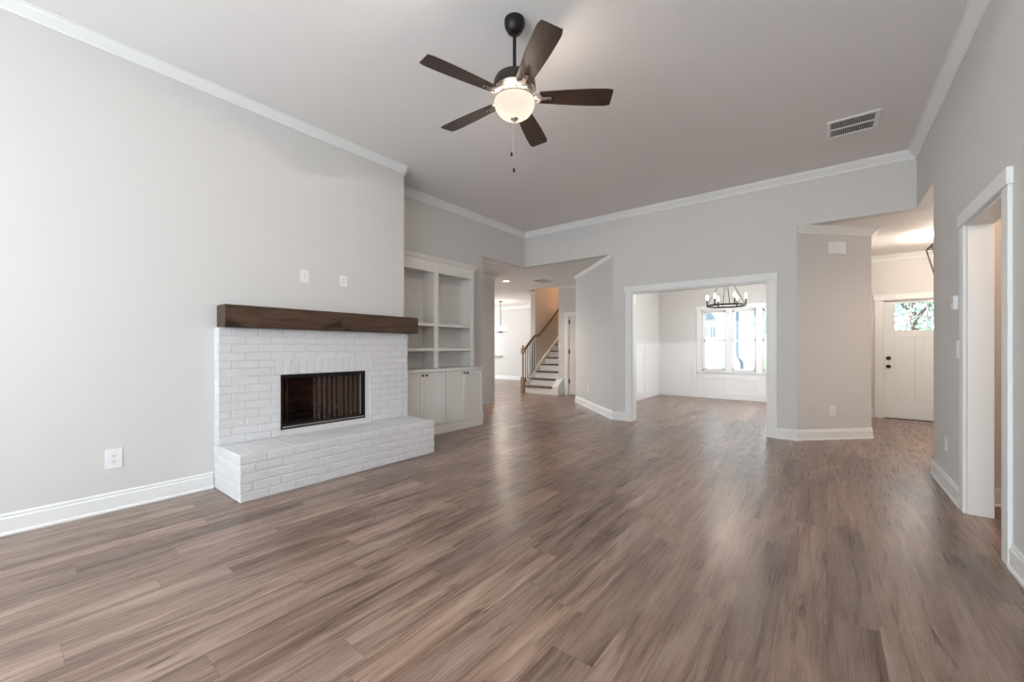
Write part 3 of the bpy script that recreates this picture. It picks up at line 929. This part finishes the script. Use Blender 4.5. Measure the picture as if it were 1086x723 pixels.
# ---------------------------------------------------------------- ceiling fan
def ceiling_fan():
    fx, fy = -1.72, 2.24
    r = tag(empty('ceiling_fan', (fx, fy, HC)), 'five-blade dark walnut ceiling fan with a lit frosted bowl', 'ceiling fan')
    Z = lambda z: z - HC
    MB().lathe(0, 0, [(0.070, Z(3.4995)), (0.072, Z(3.485)), (0.068, Z(3.455)), (0.050, Z(3.42)), (0.030, Z(3.405)), (0.012, Z(3.40))], 32).build('canopy', M['black_metal'], r)
    MB().lathe(0, 0, [(0.0125, Z(3.41)), (0.0125, Z(3.10))], 16).lathe(0, 0, [(0.024, Z(3.13)), (0.026, Z(3.09))], 20).build('downrod', M['black_metal'], r)
    MB().lathe(0, 0, [(0.03, Z(3.108)), (0.095, Z(3.106)), (0.132, Z(3.092)), (0.146, Z(3.065)), (0.148, Z(3.022)), (0.142, Z(3.015))], 48).build('motor_housing', M['bronze'], r)
    MB().lathe(0, 0, [(0.140, Z(3.020)), (0.143, Z(3.008)), (0.132, Z(2.992)), (0.105, Z(2.982)), (0.092, Z(2.975)), (0.09, Z(2.955)), (0.10, Z(2.948)), (0.10, Z(2.935))], 48).build('motor_base', M['nickel'], r)
    # blades
    zb = Z(2.962)
    for k in range(5):
        ang = math.radians(37 + 72 * k)
        m = MB()
        n = 20
        t, pitch = 0.006, math.radians(-11)
        rings = []
        for i in range(n + 1):
            u = i / n
            rr = 0.175 + u * (0.672 - 0.175)
            w = 0.052 + 0.024 * math.sin(min(1, u * 1.15) * PI / 2)
            w *= (1.0 if i < n - 1 else 0.97 if i == n - 1 else 0.86)
            ys = (-w, -w + 0.004, w - 0.004, w)
            bow = 0.012 * u
            sec = []
            for (yv, zv) in ((-w, 0), (-w + 0.003, t / 2), (w - 0.003, t / 2), (w, 0), (w - 0.003, -t / 2), (-w + 0.003, -t / 2)):
                # slanted tip
                rx = rr + (0.012 * (1 - (yv / w) ** 2) if i == n else (0.0))
                sec.append((rx, yv * math.cos(pitch) - zv * math.sin(pitch), zv * math.cos(pitch) + yv * math.sin(pitch) - 0.004 * u))
            rings.append(sec)
        # rounded tip with extra rings
        m.loft(rings, True)
        bl = m.build('blade', M['blade'], r, loc=(0, 0, zb), rot=(0, 0, ang))
        a = MB()
        a.loft([[(rx, yv * w, zc + zv) for yv, zv in ((-1, -h), (1, -h), (1, h), (-1, h))] for rx, w, zc, h in ((0.085, 0.018, 0.030, 0.006), (0.13, 0.013, 0.010, 0.005), (0.165, 0.012, -0.008, 0.004), (0.215, 0.013, -0.009, 0.003), (0.255, 0.011, -0.0085, 0.003))], False)
        for sy in (-1, 1):
            a.tube([(0.09, 0.012 * sy, 0.022), (0.125, 0.045 * sy, 0.004), (0.165, 0.040 * sy, -0.006 - 0.006 * sy), (0.19, 0.012 * sy, -0.008)], 0.005, 8)
        a.build('blade_arm', M['nickel'], bl)
        s = MB()
        s.lathe(0.235, 0, [(0.006, -0.016), (0.006, -0.010)], 10)
        s.build('screw', M['bronze'], bl)
    # light kit
    prof = [(0.138, 2.942), (0.142, 2.932), (0.140, 2.910), (0.130, 2.880), (0.110, 2.852), (0.080, 2.830), (0.042, 2.817), (0.003, 2.813)]
    outer = [(a, Z(z)) for a, z in prof]
    MB().lathe(0, 0, outer, 48, True, False).build('lamp_bowl', M['bowl'], r)
    MB().lathe(0, 0, [(0.1375, Z(2.949)), (0.141, Z(2.947)), (0.144, Z(2.938)), (0.139, Z(2.935))], 48).build('bowl_ring', M['nickel'], r)
    MB().lathe(0, 0, [(0.028, Z(2.818)), (0.026, Z(2.811)), (0.015, Z(2.804)), (0.009, Z(2.796)), (0.002, Z(2.790))], 24).build('finial', M['nickel'], r)
    MB().lathe(0, 0, [(0.001, Z(2.9435)), (0.137, Z(2.9435)), (0.137, Z(2.9465)), (0.001, Z(2.9465))], 48).build('glow_backing', M['plate'], r)  # added white disc, evens the glow seen through the bowl
    for dx, dy, zl in ((-0.030, 0.005, 2.565), (0.004, -0.012, 2.437)):
        c = MB()
        c.tube([(dx, dy, Z(2.825)), (dx, dy, Z(zl + 0.03))], 0.0016, 6)
        zz = zl + 0.03
        while zz < 2.81:
            c.sphere((dx, dy, Z(zz)), 0.0024, 6, 4); zz += 0.012
        ch = c.build('pull_chain', M['nickel'], r)
        MB().lathe(dx, dy, [(0.002, Z(zl + 0.032)), (0.008, Z(zl + 0.022)), (0.009, Z(zl + 0.008)), (0.003, Z(zl))], 12).build('pull_knob', M['black_metal'], ch)
    for k in range(3):
        a = math.radians(61 + 120 * k)
        point_light('fan_lamp', (fx + 0.121 * math.cos(a), fy + 0.121 * math.sin(a), 2.953), 9, (1.0, 0.82, 0.66), 0.01)
    point_light('fan_bowl_lamp', (fx, fy, 2.918), 240, (1.0, 0.83, 0.68), 0.006)
    return r
ceiling_fan()

# ---------------------------------------------------------------- ceiling vent of the great room
def ceiling_vent():
    r = tag(empty('ceiling_vent', (0.2, 5.4, HC)), 'white slotted return vent in the high ceiling near right wall', 'vent')
    hx, hy = 0.205, 0.205
    m = MB()
    m.box(-hx, hx, -hy, -hy + 0.035, -0.012, -0.0005).box(-hx, hx, hy - 0.035, hy, -0.012, -0.0005)
    m.box(-hx, -hx + 0.03, -hy + 0.035, hy - 0.035, -0.012, -0.0005).box(hx - 0.035, hx, -hy + 0.035, hy - 0.035, -0.012, -0.0005)
    m.build('frame', M['plate'], r, bevel=0.002, segs=1)
    MB().box(-hx + 0.03, hx - 0.03, -hy + 0.035, hy - 0.035, -0.003, -0.0005).build('backing', M['slot'], r)
    s = MB()
    n = 26
    for k in range(n):
        xx = -hx + 0.036 + (2 * hx - 0.075) * k / (n - 1)
        s.loft([[(xx - 0.0026, yy, -0.010), (xx - 0.0012, yy, -0.010), (xx + 0.0035, yy, -0.003), (xx + 0.002, yy, -0.003)] for yy in (-hy + 0.036, hy - 0.036)], False)
    s.build('louvers', M['plate'], r)
    MB().box(-hx + 0.03, hx - 0.035, -0.008, 0.008, -0.012, -0.003).build('center_bar', M['plate'], r)
ceiling_vent()

# ---------------------------------------------------------------- wall plates
def wall_plate(kind, loc, rotz, label, w=0.072, h=0.116, group=None):
    """plate facing local -Y, back on local y = 0"""
    r = tag(empty('wall_outlet' if kind == 'outlet' else 'wall_switch' if kind == 'switch' else 'wall_plate', loc, rotz), label, kind if kind != 'jack' else 'wall plate', group)
    MB().box(-w / 2, w / 2, -0.006, -0.0003, -h / 2, h / 2).build('cover_plate', M['plate'], r, bevel=0.002, segs=2)
    if kind == 'outlet':
        for z in (-0.021, 0.021):
            f = MB().lathe(0, 0, [(0.0165, -0.0015), (0.0165, 0.0005)], 20)
            f.v = [(x, -0.0065 - zz, y * 0.85 + z) for x, y, zz in f.v]
            f.build('receptacle', M['plate'], r)
            MB().box(-0.008, -0.0055, -0.0084, -0.0078, z - 0.001, z + 0.008).box(0.0055, 0.008, -0.0084, -0.0078, z - 0.001, z + 0.008).box(-0.003, 0.003, -0.0084, -0.0078, z - 0.011, z - 0.005).build('slots', M['slot'], r)
    elif kind == 'switch':
        MB().box(-0.017, 0.017, -0.009, -0.006, -0.033, 0.033).build('rocker', M['plate'], r, bevel=0.0015, segs=1)
    else:
        MB().box(-0.017, 0.017, -0.008, -0.006, -0.033, 0.033).build('insert', M['plate'], r, bevel=0.001, segs=1)
        MB().box(-0.006, 0.006, -0.0086, -0.0078, 0.008, 0.020).box(-0.006, 0.006, -0.0086, -0.0078, -0.020, -0.008).build('jack_ports', M['slot_grey'], r)
    return r
wall_plate('outlet', (XL, 0.571, 0.389), PI / 2, 'white outlet low on the left wall, left of the fireplace', 0.094, 0.145)
wall_plate('jack', (XL, 1.979, 1.957), PI / 2, 'white blank-looking plate above the mantel, left of two', 0.088, 0.125)
wall_plate('outlet', (XL, 2.404, 1.962), PI / 2, 'white outlet above the mantel, right of two', 0.088, 0.122)
wall_plate('outlet', (-3.875, 7.515, 0.39), -PI / 4, 'white outlet low on the angled hall wall by the stairs', 0.075, 0.125)
wall_plate('outlet', (0.049, 6.909, 0.385), PI / 4, 'white outlet low on the angled beige foyer wall', 0.085, 0.135)
wall_plate('switch', (XR, 4.672, 1.21), -PI / 2, 'white light switch on right wall below the thermostat', 0.078, 0.135)
wall_plate('outlet', (XR, 5.075, 0.395), -PI / 2, 'white outlet low on right wall before the foyer', 0.085, 0.12)
wall_plate('outlet', (-1.595, 10.794, 0.31), 0, 'white outlet in the panelling below the dining windows', 0.075, 0.12)

def thermostat():
    r = tag(empty('thermostat', (XR, 4.70, 1.575), -PI / 2), 'white square thermostat on right wall beside the passage casing', 'thermostat')
    MB().box(-0.055, 0.055, -0.028, -0.0003, -0.055, 0.055).build('case', M['plate'], r, bevel=0.005)
    MB().box(-0.032, 0.028, -0.0295, -0.028, 0.005, 0.038).build('display', M['slot_grey'], r)
    MB().box(-0.046, -0.038, -0.0300, -0.028, -0.03, -0.02).box(-0.046, -0.038, -0.0300, -0.028, 0.0, 0.01).build('buttons', M['slot'], r)
thermostat()

def door_chime():
    r = tag(empty('door_chime', (0.087, 6.949, 2.552), PI / 4), 'white door chime box high on the angled foyer wall', 'door chime')
    m = MB()
    n = 10
    rings = []
    for k in range(n + 1):
        u = k / n * 2 - 1
        d = 0.055 * (1 - 0.35 * abs(u) ** 3)
        rings.append([(u * 0.115, 0 - 0.0003, -0.085), (u * 0.115, -d, -0.080), (u * 0.115, -d, 0.080), (u * 0.115, -0.0003, 0.085)])
    m.loft(rings, False).build('cover', M['plate'], r, bevel=0.004)
    MB().box(-0.10, 0.10, -0.022, -0.0003, -0.092, -0.085).build('base_plate', M['plate'], r)
door_chime()

# ---------------------------------------------------------------- hall ceiling fixtures
def downlight(loc, label, power=22):
    r = tag(empty('recessed_light', loc), label, 'recessed light')
    MB().lathe(0, 0, [(0.070, -0.0005), (0.092, -0.0005), (0.095, -0.006), (0.085, -0.010), (0.070, -0.004)], 36, True, False).build('trim_ring', M['plate'], r)
    MB().lathe(0, 0, [(0.001, -0.003), (0.070, -0.003), (0.070, -0.0005), (0.001, -0.0005)], 36).build('lens', M['downlight'], r)
    spot_light('downlight_lamp', (loc[0], loc[1], loc[2] - 0.02), power, (1.0, 0.90, 0.78), 150, 0.06, 0.8)
downlight((-6.097, 7.617, LC), 'lit recessed ceiling light over the hall toward the stairs', 120)

def smoke_alarm():
    r = tag(empty('smoke_detector', (-5.15, 6.02, LC)), 'small round smoke detector on the hall ceiling near the opening', 'smoke detector')
    MB().lathe(0, 0, [(0.070, -0.0005), (0.070, -0.014), (0.062, -0.030), (0.045, -0.036), (0.001, -0.037)], 32).build('case', M['plate'], r)
    MB().lathe(0, 0, [(0.020, -0.0365), (0.020, -0.0395), (0.001, -0.0395)], 16).build('test_button', M['plate'], r)
smoke_alarm()

def hall_vent():
    r = tag(empty('ceiling_vent', (-5.36, 8.12, LC)), 'grey slotted return vent in the hall ceiling before the stairs', 'vent')
    MB().box(-0.18, 0.18, -0.27, -0.24, -0.012, -0.0005).box(-0.18, 0.18, 0.24, 0.27, -0.012, -0.0005).box(-0.18, -0.15, -0.24, 0.24, -0.012, -0.0005).box(0.15, 0.18, -0.24, 0.24, -0.012, -0.0005).build('frame', M['plate'], r)
    MB().box(-0.15, 0.15, -0.24, 0.24, -0.003, -0.0005).build('backing', M['slot_grey'], r)
    s = MB()
    for k in range(22):
        yy = -0.235 + 0.47 * k / 21
        s.loft([[(xx, yy - 0.003, -0.010), (xx, yy - 0.001, -0.010), (xx, yy + 0.008, -0.003), (xx, yy + 0.006, -0.003)] for xx in (-0.15, 0.15)], False)
    s.build('louvers', M['plate'], r)
hall_vent()

# ---------------------------------------------------------------- staircase
def staircase():
    X0, X1, Y0, RH, RD = -6.55, -5.62, 8.99, 0.19, 0.262
    r = tag(empty('staircase', ((X0 + X1) / 2, Y0, 0)), 'staircase with brown treads, white risers and iron balusters', 'staircase')
    ox, oy = (X0 + X1) / 2, Y0
    L = (-ox, -oy, 0)
    N = 14
    for k in range(N):
        y = Y0 + k * RD
        xr = X1 - (0.0 if k > 1 else 0.0)
        MB().box(X0, xr, y, y + 0.02, k * RH, (k + 1) * RH - 0.028).build('riser', M['trim'], r, loc=L)
        MB().box(X0, xr, y - 0.028, y + RD + 0.001, (k + 1) * RH - 0.028, (k + 1) * RH).build('tread', M['tread'], r, bevel=0.008, loc=L)
    # closed stringer on the open left side
    def stringer(x0, x1, y0, y1, dz, zb=0.0):
        m = MB()
        sl = RH / RD
        t0, t1 = RH + dz + (y0 - Y0) * sl, RH + dz + (y1 - Y0) * sl
        pts = [(y0, 0), (y1, max(0, 0)), (y1, t1), (y0, t0)]
        m.loft([[(xx, p, q) for p, q in pts] for xx in (x0, x1)], False)
        return m
    stringer(X0 - 0.05, X0, Y0 - 0.03, 9.549, 0.06).build('stringer', M['trim'], r, bevel=0.003, segs=1, loc=L)
    # skirt boards against both walls above
    sl = RH / RD
    for x0, x1, y0 in ((X0 - 0.048, X0, 9.56), (X1, X1 + 0.018, 9.21)):
        pts = [(y0, RH + 0.06 + (y0 - Y0) * sl), (12.4, RH + 0.06 + (12.4 - Y0) * sl), (12.4, (12.4 - Y0) * sl - 0.05), (y0, max(0.0, (y0 - Y0) * sl - 0.2))]
        MB().loft([[(xx, p, q) for p, q in pts] for xx in (x0, x1)], False).build('skirt_board', M['trim'], r, loc=L)
    # newel post
    nx, ny = -6.585, 8.955
    m = MB()
    m.box(nx - 0.047, nx + 0.047, ny - 0.047, ny + 0.047, 0.0, 0.40)
    m.loft([[(nx + sx * a, ny + sy * a, z) for sx, sy in ((-1, -1), (1, -1), (1, 1), (-1, 1))] for a, z in ((0.047, 0.40), (0.030, 0.44))], False)
    m.lathe(nx, ny, [(0.030, 0.43), (0.034, 0.46), (0.026, 0.48), (0.030, 0.60), (0.028, 0.95), (0.024, 1.03), (0.034, 1.06), (0.030, 1.08)], 20)
    m.box(nx - 0.043, nx + 0.043, ny - 0.043, ny + 0.043, 1.075, 1.215)
    m.lathe(nx, ny, [(0.034, 1.213), (0.036, 1.225), (0.022, 1.235), (0.030, 1.25), (0.034, 1.27), (0.024, 1.295), (0.002, 1.305)], 20)
    m.build('newel_post', M['tan_wood'], r, bevel=0.003, segs=1, loc=L)
    # handrail
    hx = -6.575
    sec = [(-0.028, -0.028), (0.028, -0.028), (0.033, -0.005), (0.026, 0.022), (0.010, 0.030), (-0.010, 0.030), (-0.026, 0.022), (-0.033, -0.005)]
    path = [(hx, 8.99, 1.165), (hx, 9.46, 1.545), (hx + 0.01, 9.52, 1.575), (hx + 0.055, 9.58, 1.575), (hx + 0.075, 9.63, 1.60), (hx + 0.075, 12.2, 1.60 + 2.57 * 0.765)]
    m = MB()
    m.loft([[(x + s, y, z + t) for s, t in sec] for x, y, z in path], True)
    m.build('handrail', M['rail'], r, loc=L)
    for yy in (10.2, 11.4):
        zz = 1.60 + (yy - 9.63) * 0.765
        m = MB().tube([(-6.598, yy, zz - 0.09), (hx + 0.075, yy, zz - 0.08), (hx + 0.075, yy, zz - 0.03)], 0.008, 8)
        m.build('rail_bracket', M['black_metal'], r, loc=L)
    # iron balusters with shoes
    for k in range(5):
        yy = 9.075 + k * 0.098
        zb = RH + 0.06 + (yy - Y0) * sl
        zt = 1.165 + (yy - 8.99) * (0.38 / 0.47) - 0.025
        m = MB().box(-6.575 - 0.009, -6.575 + 0.009, yy - 0.009, yy + 0.009, zb - 0.005, min(zt, 1.55))
        b = m.build('baluster', M['black_metal'], r, loc=L)
        MB().loft([[(-6.575 + sx * a, yy + sy * a, z) for sx, sy in ((-1, -1), (1, -1), (1, 1), (-1, 1))] for a, z in ((0.019, zb - 0.012), (0.019, zb + 0.018), (0.010, zb + 0.034))], False).build('baluster_shoe', M['black_metal'], b)
    # boxed end block on the right of the first steps
    m = MB()
    bx0, bx1 = -5.63, -5.45
    m.loft([[(xx, 8.93, 0.0), (xx, 9.199, 0.0), (xx, 9.199, 0.42), (xx, 9.16, 0.42), (xx, 8.93, 0.225)] for xx in (bx0, bx1)], False)
    m.build('end_block', M['trim'], r, bevel=0.004, segs=1, loc=L)
    return r
staircase()
spot_light('side_hall_fill', (-5.35, 5.1, 2.80), 70, (1.0, 0.93, 0.88), 150, 0.08, 0.8)  # unseen fill spot added to brighten the hall wall end
spot_light('foyer_hall_lamp', (1.75, 6.35, 2.80), 75, (1.0, 0.80, 0.64), 160, 0.08, 0.8)
point_light('passage_lamp', (1.9, 4.1, 2.6), 22, (1.0, 0.72, 0.52), 0.1)
point_light('stairwell_lamp', (-6.1, 11.4, 4.6), 90, (1.0, 0.62, 0.36), 0.12)

# ---------------------------------------------------------------- dining chandelier
def chandelier():
    cx, cy, zr = -1.56, 8.80, 2.045
    r = tag(empty('chandelier', (cx, cy, LC)), 'black wagon-wheel chandelier with six candle bulbs in the dining room', 'chandelier')
    Z = lambda z: z - LC
    MB().lathe(0, 0, [(0.065, Z(LC - 0.0005)), (0.065, Z(LC - 0.02)), (0.02, Z(LC - 0.035)), (0.008, Z(LC - 0.04))], 24).build('canopy', M['black_metal'], r)
    MB().lathe(0, 0, [(0.007, Z(LC - 0.03)), (0.007, Z(2.69))], 12).sphere((0, 0, Z(2.68)), 0.022).build('stem', M['black_metal'], r)
    R = 0.335
    m = MB()
    seg = 56
    rings = []
    for i in range(seg + 1):
        a = 2 * PI * i / seg
        c, s = math.cos(a), math.sin(a)
        rings.append([((R - 0.009) * c, (R - 0.009) * s, Z(zr - 0.016)), ((R + 0.009) * c, (R + 0.009) * s, Z(zr - 0.016)), ((R + 0.009) * c, (R + 0.009) * s, Z(zr + 0.016)), ((R - 0.009) * c, (R - 0.009) * s, Z(zr + 0.016))])
    m.loft(rings, True, False).build('ring', M['black_metal'], r)
    for k in range(4):
        a = math.radians(20 + 90 * k)
        MB().tube([(R * math.cos(a), R * math.sin(a), Z(zr + 0.014)), (0.012 * math.cos(a), 0.012 * math.sin(a), Z(2.68))], 0.006, 8).build('hanging_rod', M['black_metal'], r)
    for k in range(6):
        a = math.radians(5 + 60 * k)
        x, y = R * math.cos(a), R * math.sin(a)
        b = MB().lathe(x, y, [(0.022, Z(zr + 0.014)), (0.022, Z(zr + 0.022)), (0.013, Z(zr + 0.028)), (0.013, Z(zr + 0.125)), (0.010, Z(zr + 0.128))], 14).build('candle_sleeve', M['bronze'], r)
        MB().lathe(x, y, [(0.009, Z(zr + 0.128)), (0.013, Z(zr + 0.142)), (0.019, Z(zr + 0.165)), (0.016, Z(zr + 0.19)), (0.007, Z(zr + 0.218)), (0.001, Z(zr + 0.230))], 14).build('bulb', M['bulb'], b)
    point_light('chandelier_lamp', (cx, cy, zr + 0.30), 16, (1.0, 0.87, 0.76), 0.1)
chandelier()

# ---------------------------------------------------------------- foyer lantern
def lantern():
    cx, cy = 1.345, 8.20
    r = tag(empty('lantern_pendant', (cx, cy, LC)), 'black tapered lantern light at the foyer ceiling by the front door', 'lantern')
    t, b = 0.205, 0.12
    zt, zb = -0.175, -0.62
    m = MB()
    ct = [(-t, -t, zt), (t, -t, zt), (t, t, zt), (-t, t, zt)]
    cb = [(-b, -b, zb), (b, -b, zb), (b, b, zb), (-b, b, zb)]
    for i in range(4):
        m.bar(ct[i], ct[(i + 1) % 4], 0.012, 0.012).bar(cb[i], cb[(i + 1) % 4], 0.012, 0.012).bar(ct[i], cb[i], 0.012, 0.012)
    for i in range(4):
        m.bar(ct[i], (0, 0, -0.06), 0.010, 0.010)
    m.build('cage', M['bronze'], r)
    MB().lathe(0, 0, [(0.065, -0.0005), (0.065, -0.018), (0.02, -0.03), (0.012, -0.075), (0.004, -0.08)], 24).build('canopy', M['bronze'], r)
    MB().lathe(0, 0, [(0.006, -0.07), (0.006, -0.30)], 10).box(-0.06, 0.06, -0.005, 0.005, -0.31, -0.30).box(-0.005, 0.005, -0.06, 0.06, -0.31, -0.30).build('stem', M['bronze'], r)
    for k in range(4):
        a = PI / 2 * k
        x, y = 0.055 * math.cos(a), 0.055 * math.sin(a)
        s = MB().lathe(x, y, [(0.012, -0.305), (0.012, -0.245)], 12).build('candle_sleeve', M['bronze'], r)
        MB().lathe(x, y, [(0.008, -0.245), (0.017, -0.215), (0.014, -0.185), (0.001, -0.155)], 12).build('bulb', M['bulb'], s)
    point_light('lantern_lamp', (cx, cy, LC - 0.24), 75, (1.0, 0.86, 0.73), 0.05)
lantern()

# ---------------------------------------------------------------- breakfast room chandelier
def nook_light():
    cx, cy = -8.90, 10.80
    r = tag(empty('pendant_chandelier', (cx, cy, LC)), 'small long-stemmed chandelier with lit glass shades in breakfast room', 'chandelier')
    MB().lathe(0, 0, [(0.07, -0.0005), (0.07, -0.018), (0.015, -0.03)], 24).build('canopy', M['bronze'], r)
    MB().lathe(0, 0, [(0.011, -0.02), (0.011, -0.98), (0.03, -1.00), (0.034, -1.05), (0.012, -1.09), (0.002, -1.11)], 16).build('stem', M['bronze'], r)
    for k in range(5):
        a = math.radians(24 + 72 * k)
        c, s = math.cos(a), math.sin(a)
        arm = MB().tube([(0.02 * c, 0.02 * s, -1.04), (0.10 * c, 0.10 * s, -1.09), (0.18 * c, 0.18 * s, -1.06), (0.185 * c, 0.185 * s, -1.02)], 0.007, 8).build('arm', M['bronze'], r)
        MB().lathe(0.185 * c, 0.185 * s, [(0.020, -1.025), (0.040, -0.995), (0.058, -0.93), (0.064, -0.86), (0.062, -0.86), (0.055, -0.93), (0.037, -0.99), (0.016, -1.018)], 18).build('glass_shade', M['shade'], arm)
    point_light('nook_lamp', (cx, cy, LC - 0.8), 25, (1.0, 0.86, 0.7), 0.1)
nook_light()

# small ledge on the far wall of the breakfast room
r = tag(empty('wall_shelf', (-10.45, 12.4, 0.90)), 'small dark ledge on the bright breakfast room wall', 'shelf')
MB().box(-0.36, 0.33, -0.12, -0.001, -0.010, 0.010).build('board', M['bronze'], r, bevel=0.003, segs=1)
MB().box(0.16, 0.335, -0.125, -0.001, 0.0101, 0.018).build('cap', M['nickel'], r)

# ---------------------------------------------------------------- outside the windows
M['lawn'] = paint('lawn', (0.27, 0.33, 0.20), 0.9, 0.5, 30)
M['drive'] = paint('concrete_drive', (0.62, 0.60, 0.57), 0.8, 0.1, 30)
M['siding'] = paint('white_siding', (0.82, 0.84, 0.87), 0.6, 0.0)
M['slate'] = plain('slate_roof', (0.16, 0.22, 0.30), 0.8)
M['dark_glass'] = plain('dark_window', (0.25, 0.29, 0.33), 0.15)
M['pipe'] = plain('blue_grey_pipe', (0.17, 0.22, 0.29), 0.5)
M['bark'] = plain('bark', (0.17, 0.12, 0.09), 0.9)
struct(MB().box(-60, 40, 10.95, 90, -0.32, -0.20).build('ground', M['lawn']), 'lawn outside the dining windows', 'ground')
tag(MB().box(-14, 8, 12.6, 17.5, -0.20, -0.185).build('driveway', M['drive']), 'pale concrete driveway outside the dining windows', 'driveway', kind='structure')

def house():
    r = tag(empty('house', (-9, 26, -0.2)), 'white sided house across the lawn, seen through left dining window', 'house')
    m = MB().box(-5, 5.4, -3, 3, 0, 5.0)
    for k in range(24):
        m.box(-5.0, 5.4, -3.02, -3.0, 0.1 + k * 0.2, 0.275 + k * 0.2)
    m.build('walls', M['siding'], r)
    MB().loft([[(x, -3.5, 5.0), (x, 3.5, 5.0), (x, 0, 7.4)] for x in (-5.4, 5.8)], False).build('roof', M['slate'], r)
    hx, hz = 4.15, 3.10
    MB().loft([[(hx - 0.26, y, hz - 0.16), (hx + 0.26, y, hz - 0.16), (hx + 0.10, y, hz + 0.16), (hx - 0.10, y, hz + 0.16)] for y in (-3.35, -3.0)], False).build('gable_hood', M['slate'], r)  # small slate gable hood on the house front
    MB().box(3.6, 5.2, -3.10, -3.0, 2.78, 2.84).build('ledge', M['slot_grey'], r)
    for x in (3.94, 4.31):
        f = MB().box(x - 0.16, x + 0.16, -3.06, -3.01, 1.92, 2.58).build('window_frame', M['siding'], r)
        MB().box(x - 0.12, x - 0.01, -3.07, -3.055, 1.97, 2.53).box(x + 0.01, x + 0.12, -3.07, -3.055, 1.97, 2.53).build('window_pane', M['dark_glass'], f)
    MB().box(4.72, 4.80, -3.2, -3.0, 0.0, 2.6).box(5.10, 5.20, -3.2, -3.0, 0.0, 2.6).build('porch_post', M['slot_grey'], r)
house()

def shed():
    r = tag(empty('garage', (-6.4, 34, -0.2)), 'white hip-roofed garage outside, seen through middle dining window', 'garage')
    MB().box(-2.6, 2.5, -2, 2, 0, 2.2).build('walls', M['siding'], r)
    MB().loft([[(-2.8, -2.2, 2.2), (2.7, -2.2, 2.2), (2.7, 2.2, 2.2), (-2.8, 2.2, 2.2)], [(-2.2, -0.6, 3.05), (2.1, -0.6, 3.05), (2.1, 0.6, 3.05), (-2.2, 0.6, 3.05)]], False).build('roof', M['siding'], r)
    MB().box(1.3, 2.1, -2.05, -2.0, 0, 1.9).build('door', M['slot_grey'], r)
shed()

tag(MB().tube([(-1.86, 12.0, 2.9), (-1.86, 12.0, 1.08), (-1.84, 12.0, 0.98), (-1.765, 12.0, 0.86), (-1.75, 12.0, 0.74), (-1.78, 12.0, 0.5), (-1.78, 12.0, -0.19)], 0.042, 12).build('downspout', M['pipe']),
    'blue-grey bent downspout standing outside the middle dining window', 'downspout')

def leaf_material(name, a, b):
    t = NT(name)
    n = t.noise(t.coord(), 1.3, 3)
    t.set(t.ramp(n, [(0.3, a), (0.7, b)]), 0.6, 0, 0.3)
    return t.m
M['leaf'] = leaf_material('tree_leaves', (0.34, 0.46, 0.43), (0.66, 0.76, 0.73))

def tree(x, y, h, rad, label, seed):
    rnd = random.Random(seed)
    r = tag(empty('tree', (x, y, -0.2)), label, 'tree', 'trees beyond the windows')
    MB().tube([(0, 0, 0), (0.05, 0.02, h * 0.3), (-0.06, 0.0, h * 0.6), (0, 0, h * 0.85)], [rad * 0.09, rad * 0.07, rad * 0.05, rad * 0.02], 10).tube([(0, 0, h * 0.4), (rad * 0.4, 0.1, h * 0.6)], rad * 0.03, 8).tube([(0, 0, h * 0.45), (-rad * 0.4, -0.1, h * 0.65)], rad * 0.03, 8).build('trunk', M['bark'], r)
    m = MB()
    clumps = [(rnd.gauss(0, rad * 0.45), rnd.gauss(0, rad * 0.45), h * 0.62 + rnd.gauss(0, h * 0.14), rad * rnd.uniform(0.3, 0.5)) for _ in range(26)]
    for cx, cy, cz, cr in clumps:
        for _ in range(110):
            d = Vector((rnd.gauss(0, 1), rnd.gauss(0, 1), rnd.gauss(0, 1))).normalized() * cr * rnd.uniform(0.6, 1.05)
            c = Vector((cx, cy, cz)) + d
            u = Vector((rnd.gauss(0, 1), rnd.gauss(0, 1), rnd.gauss(0, 1))).normalized()
            v = u.cross(Vector((rnd.gauss(0, 1), rnd.gauss(0, 1), rnd.gauss(0, 1)))).normalized()
            s = 0.13 * rnd.uniform(0.7, 1.3)
            b = len(m.v)
            m.v += [tuple(c - u * s), tuple(c + v * s * 0.5), tuple(c + u * s), tuple(c - v * s * 0.5)]
            m.face([b, b + 1, b + 2, b + 3])
    m.build('crown', M['leaf'], r)
    return r
tree(-5.2, 44, 9.5, 3.6, 'leafy tree rising behind the white garage outside', 3)
tree(-2.45, 30.0, 5.0, 1.0, 'leafy tree right of the white garage outside', 5)
tree(3.1, 26, 6.5, 2.2, 'leafy tree seen through the front door lites', 9)
